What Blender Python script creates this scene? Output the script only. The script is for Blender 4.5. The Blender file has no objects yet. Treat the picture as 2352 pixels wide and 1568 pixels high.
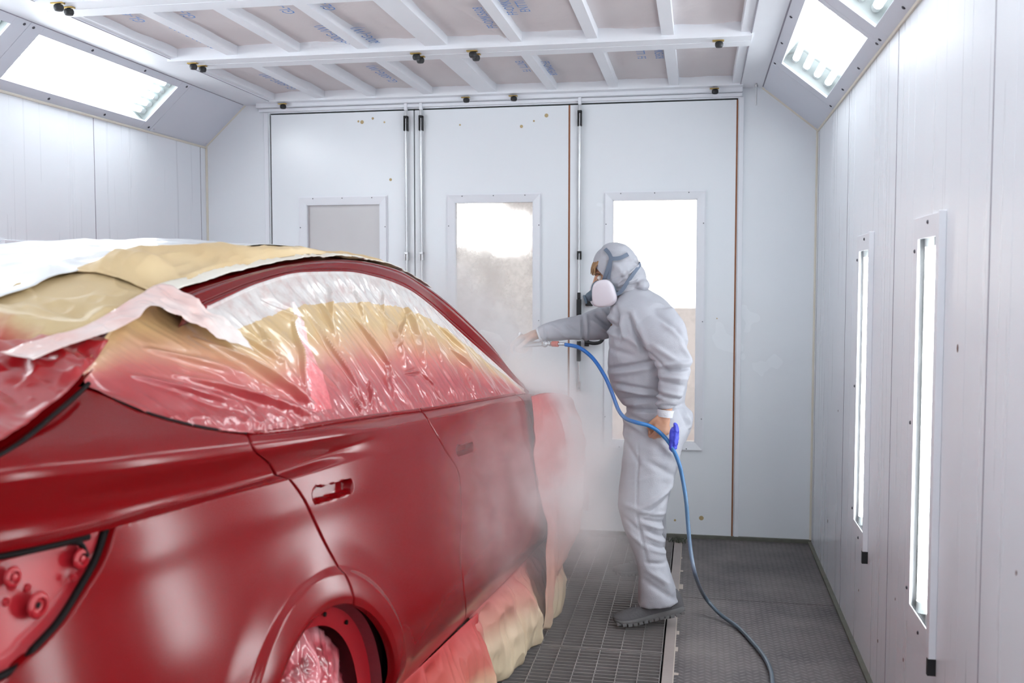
import bpy, math, random
import numpy as np
from mathutils import Vector, Matrix
random.seed(7); rng = np.random.default_rng(7)
COL = bpy.context.scene.collection
PI = math.pi

# ------------------------------------------------------------------ helpers
def tag(o, label=None, cat=None, group=None, kind=None):
    if label: o['label'] = label
    if cat: o['category'] = cat
    if group: o['group'] = group
    if kind: o['kind'] = kind
    return o

def empty(name, loc, label=None, cat=None, group=None):
    o = bpy.data.objects.new(name, None); COL.objects.link(o)
    o.location = loc; o.empty_display_size = .05
    return tag(o, label, cat, group)

def wloc(o):
    v = Vector((0, 0, 0))
    while o is not None:
        v += o.location; o = o.parent
    return v

def mesh_obj(name, verts, faces, mat, parent=None, smooth=True, sharp=None):
    verts = np.asarray(verts, float)
    if parent is not None:
        verts = verts - np.array(wloc(parent))
    me = bpy.data.meshes.new(name)
    me.from_pydata(verts.tolist(), [], faces if isinstance(faces, list) else faces.tolist())
    if smooth:
        me.polygons.foreach_set('use_smooth', np.ones(len(me.polygons), bool))
        if sharp: me.set_sharp_from_angle(angle=math.radians(sharp))
    me.update()
    o = bpy.data.objects.new(name, me); COL.objects.link(o)
    for m in (mat if isinstance(mat, (list, tuple)) else [mat]):
        me.materials.append(m)
    if parent is not None: o.parent = parent
    return o

def copy_tree(o, parent=None):
    c = o.copy(); COL.objects.link(c); c.parent = parent
    for ch in list(o.children): copy_tree(ch, c)
    return c

class MB:
    """collects shapes of ONE mesh"""
    def __init__(s): s.v = []; s.f = []; s.n = 0
    def add(s, v, f):
        v = np.asarray(v, float)
        s.v.append(v); s.f += [[i + s.n for i in q] for q in f]; s.n += len(v); return s
    def box(s, a, b, bev=0.0):
        x0, y0, z0 = a; x1, y1, z1 = b
        v = [(x0,y0,z0),(x1,y0,z0),(x1,y1,z0),(x0,y1,z0),(x0,y0,z1),(x1,y0,z1),(x1,y1,z1),(x0,y1,z1)]
        return s.add(v, [(0,3,2,1),(4,5,6,7),(0,1,5,4),(1,2,6,5),(2,3,7,6),(3,0,4,7)])
    def obox(s, o, u, v, w):
        """box from corner o with edge vectors"""
        o, u, v, w = map(np.array, (o, u, v, w))
        p = [o, o+u, o+u+v, o+v, o+w, o+u+w, o+u+v+w, o+v+w]
        return s.add(p, [(0,3,2,1),(4,5,6,7),(0,1,5,4),(1,2,6,5),(2,3,7,6),(3,0,4,7)])
    def prism(s, poly, d):
        """polygon (3d pts) extruded by vector d"""
        poly = np.array(poly, float); n = len(poly)
        v = np.vstack([poly, poly + np.array(d)])
        f = [list(range(n))[::-1], list(range(n, 2*n))] + [(i, (i+1) % n, n+(i+1) % n, n+i) for i in range(n)]
        return s.add(v, f)
    def tube(s, path, r, n=12, cap=True):
        path = np.array(path, float); m = len(path)
        rr = np.full(m, r) if np.isscalar(r) else np.array(r, float)
        T = np.gradient(path, axis=0); T /= np.linalg.norm(T, axis=1)[:, None] + 1e-12
        ref = np.array([0, 0, 1.]) if abs(T[0, 2]) < .9 else np.array([1., 0, 0])
        U = np.cross(T[0], ref); U /= np.linalg.norm(U)
        vs = []
        for i in range(m):
            U = U - T[i] * (U @ T[i]); U /= np.linalg.norm(U); W = np.cross(T[i], U)
            for k in range(n):
                a = 2*PI*k/n; vs.append(path[i] + rr[i]*(U*math.cos(a) + W*math.sin(a)))
        f = [(i*n+k, i*n+(k+1) % n, (i+1)*n+(k+1) % n, (i+1)*n+k) for i in range(m-1) for k in range(n)]
        if cap: f += [list(range(n))[::-1], list(range((m-1)*n, m*n))]
        return s.add(vs, f)
    def lathe(s, prof, o, ax, n=24):
        """prof: (r, h) rows about axis ax from o"""
        o = np.array(o, float); ax = np.array(ax, float); ax /= np.linalg.norm(ax)
        ref = np.array([0, 0, 1.]) if abs(ax[2]) < .9 else np.array([1., 0, 0])
        U = np.cross(ax, ref); U /= np.linalg.norm(U); W = np.cross(ax, U)
        vs = [o + ax*h + r*(U*math.cos(2*PI*k/n) + W*math.sin(2*PI*k/n)) for r, h in prof for k in range(n)]
        m = len(prof)
        f = [(i*n+k, i*n+(k+1) % n, (i+1)*n+(k+1) % n, (i+1)*n+k) for i in range(m-1) for k in range(n)]
        f += [list(range(n))[::-1], list(range((m-1)*n, m*n))]
        return s.add(vs, f)
    def ell(s, c, r, nu=16, nv=10, R=None):
        c = np.array(c, float); vs = []
        for j in range(nv+1):
            t = PI*j/nv
            for i in range(nu):
                p = 2*PI*i/nu
                q = np.array([math.sin(t)*math.cos(p)*r[0], math.sin(t)*math.sin(p)*r[1], math.cos(t)*r[2]])
                if R is not None: q = R @ q
                vs.append(c+q)
        f = [(j*nu+i, (j+1)*nu+i, (j+1)*nu+(i+1) % nu, j*nu+(i+1) % nu) for j in range(nv) for i in range(nu)]
        return s.add(vs, f)
    def build(s, name, mat, parent=None, smooth=False, sharp=35, bevel=0, seg=2):
        o = mesh_obj(name, np.vstack(s.v), s.f, mat, parent, smooth or bevel > 0, sharp)
        if bevel:
            m = o.modifiers.new('bevel', 'BEVEL'); m.width = bevel; m.segments = seg; m.limit_method = 'ANGLE'
            m.harden_normals = True
        return o

def pchip(xs, ys):
    xs = np.array(xs, float); ys = np.array(ys, float)
    h = np.diff(xs); d = np.diff(ys)/h; m = np.zeros_like(xs)
    m[0] = d[0]; m[-1] = d[-1]
    for i in range(1, len(xs)-1):
        if d[i-1]*d[i] > 0:
            w1 = 2*h[i]+h[i-1]; w2 = h[i]+2*h[i-1]
            m[i] = (w1+w2)/(w1/d[i-1]+w2/d[i])
    def f(x):
        x = np.clip(np.asarray(x, float), xs[0], xs[-1])
        i = np.clip(np.searchsorted(xs, x, side='right')-1, 0, len(xs)-2)
        t = (x-xs[i])/h[i]
        return ((2*t**3-3*t**2+1)*ys[i] + (t**3-2*t**2+t)*h[i]*m[i] + (-2*t**3+3*t**2)*ys[i+1] + (t**3-t**2)*h[i]*m[i+1])
    return f

def smoothf(xs, ys, sig=.05):
    """pchip then gaussian smoothing -> very smooth 1d function"""
    f = pchip(xs, ys); n = 1200
    x = np.linspace(xs[0], xs[-1], n); y = f(x); dx = x[1]-x[0]
    k = int(3*sig/dx)+1; g = np.exp(-.5*(np.arange(-k, k+1)*dx/sig)**2); g /= g.sum()
    e0 = y[0] + (y[1]-y[0])*np.arange(-k, 0); e1 = y[-1] + (y[-1]-y[-2])*np.arange(1, k+1)
    ys2 = np.convolve(np.concatenate([e0, y, e1]), g, 'valid')
    return lambda q: np.interp(q, x, ys2)

def sstep(a, b, x):
    t = np.clip((np.asarray(x, float)-a)/(b-a), 0, 1); return t*t*(3-2*t)

def crv(pts, n, sm=True):
    """resample a 2d/3d polyline (catmull-rom) to n points by arc length"""
    P = np.array(pts, float)
    if sm and len(P) > 2:
        Q = [2*P[0]-P[1]] + list(P) + [2*P[-1]-P[-2]]; out = []
        for i in range(len(P)-1):
            p0, p1, p2, p3 = Q[i:i+4]
            for t in np.linspace(0, 1, 24, endpoint=False):
                out.append(.5*((2*p1)+(-p0+p2)*t+(2*p0-5*p1+4*p2-p3)*t*t+(-p0+3*p1-3*p2+p3)*t**3))
        out.append(P[-1]); P = np.array(out)
    d = np.concatenate([[0], np.cumsum(np.linalg.norm(np.diff(P, axis=0), axis=1))])
    t = np.linspace(0, d[-1], n)
    return np.stack([np.interp(t, d, P[:, k]) for k in range(P.shape[1])], 1)

def gridf(nu, nv, off=0):
    """faces of a grid stored [iv*nu+iu]"""
    i = np.arange(nu-1)[None, :] + np.arange(nv-1)[:, None]*nu + off
    return np.stack([i, i+1, i+nu+1, i+nu], -1).reshape(-1, 4)

# value noise (numpy), for crumples
_perm = rng.permutation(4096)
_val = rng.random(4096)*2-1
def vnoise(p):
    p = np.asarray(p, float); i = np.floor(p).astype(int); f = p-i; f = f*f*(3-2*f)
    def h(a, b, c): return _val[_perm[(_perm[(_perm[a & 4095]+b) & 4095]+c) & 4095]]
    x, y, z = i[..., 0], i[..., 1], i[..., 2]; u, v, w = f[..., 0], f[..., 1], f[..., 2]
    l = lambda a, b, t: a+(b-a)*t
    return l(l(l(h(x,y,z), h(x+1,y,z), u), l(h(x,y+1,z), h(x+1,y+1,z), u), v),
             l(l(h(x,y,z+1), h(x+1,y,z+1), u), l(h(x,y+1,z+1), h(x+1,y+1,z+1), u), v), w)
def fbm(p, o=3):
    p = np.asarray(p, float); s = 0; a = 1
    for k in range(o): s = s+a*vnoise(p*2**k+17.3*k); a *= .5
    return s
def ridged(p, o=3):
    p = np.asarray(p, float); s = 0; a = 1
    for k in range(o): s = s+a*(1-np.abs(vnoise(p*2**k+9.1*k))*2); a *= .5
    return s

# ------------------------------------------------------------------ materials
class NT:
    def __init__(s, m): s.t = m.node_tree; s.n = s.t.nodes; s.l = s.t.links
    def new(s, k, **kw):
        nd = s.n.new(k)
        for a, b in kw.items():
            if a in nd.inputs.keys() and not hasattr(nd, a): nd.inputs[a].default_value = b
            else: setattr(nd, a, b)
        return nd
    def math(s, op, a, b=None, c=None, clamp=False):
        nd = s.n.new('ShaderNodeMath'); nd.operation = op; nd.use_clamp = clamp
        for i, q in enumerate((a, b, c)):
            if q is None: continue
            if isinstance(q, (int, float)): nd.inputs[i].default_value = q
            else: s.l.new(q, nd.inputs[i])
        return nd.outputs[0]
    def vmath(s, op, a, b=None):
        nd = s.n.new('ShaderNodeVectorMath'); nd.operation = op
        for i, q in enumerate((a, b)):
            if q is None: continue
            if isinstance(q, (tuple, list)): nd.inputs[i].default_value = q
            else: s.l.new(q, nd.inputs[i])
        return nd.outputs['Value' if op in ('LENGTH', 'DISTANCE', 'DOT_PRODUCT') else 'Vector']
    def noise(s, vec, scale, detail=3, rough=.5, dist=0):
        nd = s.n.new('ShaderNodeTexNoise'); nd.inputs['Scale'].default_value = scale
        nd.inputs['Detail'].default_value = detail; nd.inputs['Roughness'].default_value = rough
        nd.inputs['Distortion'].default_value = dist
        s.l.new(vec, nd.inputs['Vector']); return nd.outputs['Fac']
    def ramp(s, fac, stops):
        nd = s.n.new('ShaderNodeValToRGB'); e = nd.color_ramp.elements
        while len(e) < len(stops): e.new(.5)
        for q, (p, c) in zip(e, stops):
            q.position = p; q.color = (*c, 1) if len(c) == 3 else c
        s.l.new(fac, nd.inputs[0]); return nd.outputs['Color']
    def mix(s, fac, a, b):
        nd = s.n.new('ShaderNodeMix'); nd.data_type = 'RGBA'
        for i, q in ((0, fac), (6, a), (7, b)):
            if isinstance(q, (int, float)): nd.inputs[i].default_value = q
            elif isinstance(q, (tuple, list)): nd.inputs[i].default_value = (*q[:3], 1)
            else: s.l.new(q, nd.inputs[i])
        return nd.outputs[2]
    def pos(s):
        return s.n.new('ShaderNodeNewGeometry').outputs['Position']
    def scale(s, vec, v):
        return s.vmath('MULTIPLY', vec, v)
    def bump(s, h, strength=.3, dist=.01):
        nd = s.n.new('ShaderNodeBump'); nd.inputs['Strength'].default_value = strength
        nd.inputs['Distance'].default_value = dist; s.l.new(h, nd.inputs['Height']); return nd.outputs[0]

def mat(name, col=(.8,.8,.8), rough=.5, metal=0, spec=.5, **kw):
    m = bpy.data.materials.new(name); m.use_nodes = True
    b = m.node_tree.nodes['Principled BSDF']
    b.inputs['Base Color'].default_value = (*col, 1); b.inputs['Roughness'].default_value = rough
    b.inputs['Metallic'].default_value = metal; b.inputs['Specular IOR Level'].default_value = spec
    for k, v in kw.items(): b.inputs[k].default_value = v
    return m
def bsdf(m): return m.node_tree.nodes['Principled BSDF']

def noisy(name, c1, c2, scale=8, rough=.5, bump=0, bscale=60, stretch=(1,1,1), rvar=0, **kw):
    m = mat(name, c1, rough, **kw); t = NT(m); b = bsdf(m)
    p = t.scale(t.pos(), stretch)
    n = t.noise(p, scale, 4)
    t.l.new(t.mix(n, c1, c2), b.inputs['Base Color'])
    if rvar: t.l.new(t.math('MULTIPLY_ADD', n, rvar, rough-rvar/2), b.inputs['Roughness'])
    if bump: t.l.new(t.bump(t.noise(p, bscale, 3), bump, .004), b.inputs['Normal'])
    return m

def emis(name, col, st):
    m = bpy.data.materials.new(name); m.use_nodes = True; n = m.node_tree.nodes; n.clear()
    e = n.new('ShaderNodeEmission'); e.inputs[0].default_value = (*col, 1); e.inputs[1].default_value = st
    o = n.new('ShaderNodeOutputMaterial'); m.node_tree.links.new(e.outputs[0], o.inputs[0]); return m

def pane_mat(name, dirt=.1, tint=(1,1,1), dscale=6, drough=.5, thresh=(.45,.7), dirtcol=(.85,.85,.85), frost=0):
    """thin clear pane: transparent + fresnel gloss, with dirt that scatters"""
    m = bpy.data.materials.new(name); m.use_nodes = True; t = NT(m); t.n.clear()
    tr = t.new('ShaderNodeBsdfTransparent'); tr.inputs[0].default_value = (*tint, 1)
    if frost:
        rf = t.new('ShaderNodeBsdfRefraction'); rf.inputs['Roughness'].default_value = frost; rf.inputs['IOR'].default_value = 1.45; rf.inputs[0].default_value = (*tint, 1)
        mf = t.new('ShaderNodeMixShader'); mf.inputs[0].default_value = .7; t.l.new(tr.outputs[0], mf.inputs[1]); t.l.new(rf.outputs[0], mf.inputs[2]); tr = mf
    gl = t.new('ShaderNodeBsdfGlossy'); gl.inputs['Roughness'].default_value = .04
    ge = t.n.new('ShaderNodeNewGeometry'); co = t.math('ABSOLUTE', t.vmath('DOT_PRODUCT', ge.outputs['Normal'], ge.outputs['Incoming']))
    fz = t.math('MULTIPLY_ADD', t.math('POWER', t.math('SUBTRACT', 1, co, clamp=True), 5), .5, .02)
    mx = t.new('ShaderNodeMixShader'); t.l.new(fz, mx.inputs[0]); t.l.new(tr.outputs[0], mx.inputs[1]); t.l.new(gl.outputs[0], mx.inputs[2])
    di = t.new('ShaderNodeBsdfDiffuse'); di.inputs[0].default_value = (*dirtcol, 1)
    ts = t.new('ShaderNodeBsdfTranslucent'); ts.inputs[0].default_value = (*dirtcol, 1)
    m2 = t.new('ShaderNodeMixShader'); m2.inputs[0].default_value = .6; t.l.new(di.outputs[0], m2.inputs[1]); t.l.new(ts.outputs[0], m2.inputs[2])
    n = t.noise(t.pos(), dscale, 5, drough)
    rp = t.new('ShaderNodeMapRange'); t.l.new(n, rp.inputs[0]); rp.inputs[1].default_value = thresh[0]; rp.inputs[2].default_value = thresh[1]
    rp.inputs[3].default_value = dirt*.35; rp.inputs[4].default_value = dirt
    m3 = t.new('ShaderNodeMixShader'); t.l.new(rp.outputs[0], m3.inputs[0]); t.l.new(mx.outputs[0], m3.inputs[1]); t.l.new(m2.outputs[0], m3.inputs[2])
    o = t.new('ShaderNodeOutputMaterial'); t.l.new(m3.outputs[0], o.inputs[0]); return m

# ------------------------------------------------------------------ camera
YAW, PITCH, FPX, EYE = 10.6, 3.3, 2287., 1.5
_y, _p = math.radians(YAW), math.radians(PITCH)
FW = np.array([-math.sin(_y)*math.cos(_p), math.cos(_y)*math.cos(_p), -math.sin(_p)])
RT = np.array([math.cos(_y), math.sin(_y), 0.]); UPV = np.cross(RT, FW)
EY = np.array([0, 0, EYE])
cam = bpy.data.cameras.new('camera'); camo = bpy.data.objects.new('camera', cam); COL.objects.link(camo)
cam.sensor_width = 36; cam.lens = FPX/2352*36; cam.clip_start = .02; cam.clip_end = 100
camo.location = EY
camo.rotation_euler = Matrix((RT, UPV, -FW)).transposed().to_euler()
bpy.context.scene.camera = camo
def ray(px, py): return FW + RT*(px-1176)/FPX - UPV*(py-784)/FPX
def at_y(px, py, y):
    """point seen at that pixel of the photograph, at room depth y"""
    r = ray(px, py); return EY + r*(y/r[1])

_scr = {}
def screw(parent, pos, ax, r=.007, h=.0045, m=None):
    """a single screw head, mesh data shared between copies"""
    ax = np.array(ax, float); ax /= np.linalg.norm(ax); key = (round(r, 4), round(h, 4), tuple(np.round(ax, 3)))
    if key not in _scr:
        b = MB(); b.lathe([(r, -.001), (r, h*.45), (r*.6, h)], (0, 0, 0), ax, 8)
        o = b.build('screw', m or M_screw, None, smooth=True, sharp=40); _scr[key] = o.data
    else:
        o = bpy.data.objects.new('screw', _scr[key]); COL.objects.link(o)
    o.parent = parent; o.location = Vector(pos)-wloc(parent); return o
# ------------------------------------------------------------------ room
XL, XR, YB, YF, ZC, ZE = -3.09, .657, 5.926, -2.97, 2.62, 2.37
XSL, XSR = -2.818, .348                      # where the sloped strips meet the ceiling
def panel_mat(name, c1, c2, rough, axis):
    """glossy painted steel sandwich panel with faint vertical flutes"""
    m = mat(name, c1, rough); t = NT(m); b = bsdf(m); p = t.pos()
    n = t.noise(p, 1.4, 4, .6)
    st = t.noise(t.scale(p, (14, 14, .25)), 1.6, 3, .6)
    t.l.new(t.mix(n, c1, c2), b.inputs['Base Color'])
    t.l.new(t.math('MULTIPLY_ADD', st, .22, rough-.11), b.inputs['Roughness'])
    t.l.new(t.bump(t.math('ADD', t.math('MULTIPLY', st, .25), t.math('MULTIPLY', t.noise(p, 2.2, 2), 1.0)), .25, .004), b.inputs['Normal'])
    return m
M_wall = panel_mat('painted wall panel', (.83, .86, .91), (.87, .89, .93), .30, 'x')
M_door = noisy('painted door panel', (.84, .87, .91), (.88, .90, .93), 1.6, .26, rvar=.08)
M_frame = noisy('painted steel frame', (.82, .83, .88), (.87, .88, .92), 5, .38)
M_slope = noisy('painted light housing', (.66, .68, .76), (.72, .74, .81), 4, .42)
M_bar = noisy('ceiling frame paint', (.82, .84, .89), (.88, .89, .93), 6, .45)
M_filter = noisy('filter fleece', (.66, .60, .61), (.76, .71, .71), 2.2, .95, .5, 22)
M_ink = mat('blue print ink', (.16, .30, .62), .8)
M_black = mat('black rubber', (.012, .012, .014), .55)
M_gap = mat('door seal', (.015, .02, .02), .8)
M_rust = noisy('rusty hinge edge', (.22, .075, .03), (.34, .14, .07), 30, .8)
M_brass = mat('brass plate', (.55, .38, .12), .35, 1)
M_screw = mat('screw', (.10, .10, .12), .4, .8)
M_chrome = mat('brushed steel rod', (.62, .62, .63), .3, 1)
M_seal = noisy('aged sealant', (.72, .66, .55), (.82, .78, .70), 12, .7)
M_seam = mat('panel seam', (.30, .28, .33), .8)
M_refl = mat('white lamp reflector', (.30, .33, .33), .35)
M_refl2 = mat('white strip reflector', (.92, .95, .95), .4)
M_tube = emis('fluorescent tube', (.90, .965, 1.0), 14)
M_cap = mat('tube cap', (.62, .68, .68), .4)
M_pane = pane_mat('clean pane', .02)
M_stain = noisy('dried overspray stain', (.55, .42, .22), (.45, .33, .18), 40, .8)

def struct(b, name, m, **k):
    o = b.build(name, m, **k); o['kind'] = 'structure'; return o

# back wall: solid parts around the folding doors, behind everything
b = MB(); b.box((XL-.1, YB, 0), (-2.655, YB+.08, ZE)); b.box((.212, YB, 0), (XR+.1, YB+.08, ZE))
b.prism([(XL, YB, ZE), (-2.655, YB, ZE), (-2.655, YB, ZC+.05), (XSL, YB, ZC+.05), (XSL, YB, ZC)], (0, .08, 0))
b.prism([(.212, YB, ZE), (XR, YB, ZE), (XSR, YB, ZC), (XSR, YB, ZC+.05), (.212, YB, ZC+.05)], (0, .08, 0))
b.box((-2.655, YB, 2.566), (.212, YB+.08, ZC+.1))
wall_back = struct(b, 'wall_back', M_door)
b = MB(); b.box((-2.72, YB-.025, 2.572), (.235, YB, 2.592)); b.box((-2.72, YB-.06, 2.594), (.235, YB, 2.632))
struct(b, 'trim_1', M_frame, bevel=.003)
b = MB()
for x0, x1 in ((-2.69, -2.662), (.218, .245)): b.box((x0, YB-.012, 0), (x1, YB, 2.57))
struct(b, 'trim_2', M_frame, bevel=.002)
# right and left walls with seams and floor caulk
def side_wall(name, x, sgn):
    th = .09*sgn; b = MB()
    ys = [y for y in STRIPS]
    y0 = YF
    for (a, c) in sorted(ys):
        b.box((min(x, x+th), y0, 0), (max(x, x+th), a, ZE)); 
        b.box((min(x, x+th), a, 0), (max(x, x+th), c, .50)); b.box((min(x, x+th), a, 1.645), (max(x, x+th), c, ZE)); y0 = c
    b.box((min(x, x+th), y0, 0), (max(x, x+th), YB, ZE))
    return struct(b, name, M_wall)
STRIPS = [(4.10-1.13*k, 4.355-1.13*k) for k in range(0, 6)]
wr = side_wall('wall_right', XR, 1); wl = side_wall('wall_left', XL, -1)
b = MB()
for y in [5.85, 4.725, 3.6, 2.46, 1.33, .2]:
    b.box((XR-.0012, y-.002, 0), (XR+.001, y+.002, ZE)); b.box((XL-.001, y-.002, 0), (XL+.0012, y+.002, ZE))
struct(b, 'trim_3', M_seam)
b = MB()                                      # raised flutes of the right wall
for y in [5.3, 4.55, 3.42, 3.83, 3.32, 2.66, 2.3, 2.12, 1.6]: b.box((XR-.0006, y-.006, .0), (XR, y+.006, ZE))
struct(b, 'trim_4', M_wall, bevel=.0005)
b = MB()
b.box((XR-.02, YF, 0), (XR, YB, .012)); b.box((XL, YF, 0), (XL+.02, YB, .012)); b.box((XL, YB-.02, 0), (XR, YB, .02))
struct(b, 'trim_5', noisy('dark caulk', (.10, .10, .08), (.18, .18, .15), 20, .8))
b = MB()                                      # yellowed sealant in the corners
b.tube([(XR-.004, YB-.004, 0), (XR-.004, YB-.004, ZE)], .008, 6); b.tube([(XL+.004, YB-.004, 0), (XL+.004, YB-.004, ZE)], .008, 6)
b.tube([(XR, YB-.004, ZE), (XSR, YB-.004, ZC)], .009, 6); b.tube([(XL, YB-.004, ZE), (XSL, YB-.004, ZC)], .006, 6)
b.tube([(XR-.004, YF, ZE-.006), (XR-.004, YB, ZE-.006)], .007, 6); b.tube([(XL+.004, YF, ZE-.006), (XL+.004, YB, ZE-.006)], .007, 6)
struct(b, 'trim_6', M_seal, smooth=True)
# wall behind the camera
b = MB(); b.box((XL, YF-.1, 0), (XR, YF, ZC+.1)); struct(b, 'wall_front', M_wall)

# ceiling: slab over the filters, frame of bars, flat edge strips
b = MB(); b.box((XL-.4, YF-.1, 2.86), (XR+.4, YB+.08, 2.92)); ceil = struct(b, 'ceiling', M_bar)
rows = [(4.64, 4.84), (3.605, 3.805), (2.57, 2.77), (1.535, 1.735), (.5, .7), (-.535, -.335), (-1.57, -1.37), (-2.6, -2.4)]
vb = [(-2.62, -2.565), (-2.30, -2.243), (-1.975, -1.918), (-1.625, -1.567), (-1.288, -1.178), (-.875, -.822), (-.52, -.468), (-.178, -.122), (.175, .232)]
b = MB()
b.box((XSL-.02, YF, ZC), (-2.60, YB, 2.7)); b.box((.222, YF, ZC), (XSR+.02, YB, 2.7))
b.box((-2.62, 5.80, ZC-.005), (.235, YB, 2.72))
for x0, x1 in vb: b.box((x0, YF, ZC+.006), (x1, 5.82, ZC+.09))
for y0, y1 in rows: b.box((-2.62, y0, ZC-.012), (.225, y1, ZC+.09)); b.box((-2.62, (y0+y1)/2-.003, ZC-.0135), (.225, (y0+y1)/2, ZC-.011))
struct(b, 'trim_7', M_bar, bevel=.003)
b = MB()
for x0, x1 in ((XSL-.004, XSL+.004), (XSR-.004, XSR+.004), (.218, .221), (-2.604, -2.601)): b.box((x0, YF, ZC-.002), (x1, YB-.03, ZC+.001))
struct(b, 'trim_8', M_seam)

# filter pads with their blue print
rowgap = [(4.84, 5.80), (3.805, 4.64), (2.77, 3.605), (1.735, 2.57)]
rown = ['the row nearest the doors', 'the second row from the doors', 'the third row from the doors', 'the fourth row from the doors']
ordn = ['leftmost', 'second from the left', 'third from the left', 'fourth from the left', 'fourth from the right', 'third from the right', 'second from the right', 'rightmost']
def text_mesh(txt, size):
    cu = bpy.data.curves.new('t', 'FONT'); cu.body = txt; cu.size = size; cu.extrude = 0; cu.resolution_u = 2
    cu.align_x = 'CENTER'; cu.align_y = 'CENTER'; cu.space_character = 1.02
    o = bpy.data.objects.new('t', cu); COL.objects.link(o)
    dg = bpy.context.evaluated_depsgraph_get(); me = bpy.data.meshes.new_from_object(o.evaluated_get(dg))
    bpy.data.objects.remove(o); bpy.data.curves.remove(cu)
    v = np.array([q.co[:] for q in me.vertices]); f = [list(p.vertices) for p in me.polygons]; bpy.data.meshes.remove(me)
    return v, f
def printed(parent, txt, size, cx, cy, z, ang, squeeze=1.0):
    v, f = text_mesh(txt, size); c, s_ = math.cos(ang), math.sin(ang)
    x = v[:, 0]; y = v[:, 1]*squeeze
    V = np.stack([cx + c*x - s_*y, cy + s_*x + c*y, np.full(len(v), z)], 1)
    return mesh_obj('printed_marking', V, f, M_ink, parent, False)
for r, (y0, y1) in enumerate(rowgap):
    for c_ in range(8):
        x0 = vb[c_][1]-.01; x1 = vb[c_+1][0]+.01; nu, nv = 26, 50
        U, V = np.meshgrid(np.linspace(x0, x1, nu), np.linspace(y0-.01, y1+.01, nv))
        P = np.stack([U, V, np.zeros_like(U)], -1)
        z = 2.668 + .004*fbm(P*np.array([7, 5, 1])+c_*3+r*11) + .003*ridged(P*np.array([9, 3, 1])+c_*5.5+r*7, 2)
        if (r, c_) in ((0, 2), (1, 4), (1, 1)): z = z - .02*np.exp(-((U-x0-.08-.25*(V-y0))/.02)**2)*sstep(.6, 0, (y1-V)) 
        top = np.stack([U, V, z], -1).reshape(-1, 3); bot = top.copy(); bot[:, 2] += .02
        f = gridf(nu, nv)[:, ::-1].tolist() + gridf(nu, nv, nu*nv).tolist()
        n0 = nu*nv
        ring = [i for i in range(nu)] + [j*nu+nu-1 for j in range(1, nv)] + [(nv-1)*nu+i for i in range(nu-2, -1, -1)] + [j*nu for j in range(nv-2, 0, -1)]
        f += [(ring[i], ring[(i+1) % len(ring)], ring[(i+1) % len(ring)]+n0, ring[i]+n0) for i in range(len(ring))]
        e = empty('ceiling_filter', ((x0+x1)/2, (y0+y1)/2, 2.668),
                  'pinkish fleece ceiling filter, %s in %s' % (ordn[c_], rown[r]), 'filter', 'fleece filter pads in the ceiling frame')
        mesh_obj('fleece_pad', np.vstack([top, bot]), f, M_filter, e, True, 50)
        zt = 2.652
        if c_ < 4:
            spots = {(0,0):[(-2.37,5.42)], (0,2):[(-1.72,5.33)], (1,0):[(-2.33,4.40),(-2.42,3.87)], (1,2):[(-1.68,4.50),(-1.72,3.86)], (1,1):[(-2.17,3.85)], (1,3):[(-1.53,4.56),(-1.53,3.84)]}
            for (tx, ty) in spots.get((r, c_), []): printed(e, 'GL-600G-(W)', .075, tx, ty, zt, -PI/2, -1)
        else:
            spots = {(0,4):[(-.93,5.28,'ENTTI  F5')], (0,5):[(-.80,5.35,'FF-OMK5608')], (0,6):[(-.30,5.08,'ENTTI  F5'),(-.21,5.05,'FF-OMK5608')],
                     (1,4):[(-.92,4.3,'FF-OMK5608')], (1,5):[(-.79,4.1,'FF-OMK5608'),(-.73,4.1,'ENTTI  F5')], (1,7):[(-.085,4.0,'FF-OMK5608'),(-.02,4.0,'ENTTI  F5')]}
            for (tx, ty, tt) in spots.get((r, c_), []): printed(e, tt, .062, tx, ty, zt, PI/2 if r == 0 else -PI/2, -1)

# clamp knobs that hold the ceiling frames
def knob(x, y, lab, brass=True):
    e = empty('clamp_knob', (x, y, ZC-.012), lab, 'knob', 'clamp knobs under the ceiling frame')
    b = MB(); b.box((x-.03, y-.012, ZC-.018), (x+.022, y+.012, ZC-.012)); b.build('brass_plate', M_brass, e, bevel=.002)
    b = MB(); b.lathe([(.004, 0), (.006, -.004), (.016, -.007), (.019, -.012), (.019, -.022), (.015, -.03), (.006, -.032)], (x, y, ZC-.014), (0, 0, 1), 14)
    b.build('knob_head', M_black, e, smooth=True)
for (x, y), lab in zip([(-2.505, 4.69), (-2.49, 4.755), (-1.345, 4.69), (-1.345, 4.76), (-1.067, 4.69), (-1.067, 4.76), (.08, 4.70),
                        (-2.523, 5.83), (-1.367, 5.83), (-1.081, 5.835), (.08, 5.83), (-2.493, 3.60), (-2.493, 3.665)],
    ['black knob at the left end of the middle crossbar, nearer of its pair',
     'black knob at the left end of the middle crossbar, farther of its pair',
     'black knob just left of the wide beam on the middle crossbar, nearer of its pair',
     'black knob just left of the wide beam on the middle crossbar, farther of its pair',
     'black knob just right of the wide beam on the middle crossbar, nearer of its pair',
     'black knob just right of the wide beam on the middle crossbar, farther of its pair',
     'single black knob at the right end of the middle crossbar',
     'black knob above the left end of the door header',
     'black knob above the middle door, left of the wide beam end',
     'black knob above the middle door, right of the wide beam end',
     'black knob above the right end of the door header',
     'black knob at the top left corner of the photo, nearer of its pair',
     'black knob at the top left corner of the photo, farther of its pair']): knob(x, y, lab)

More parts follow.
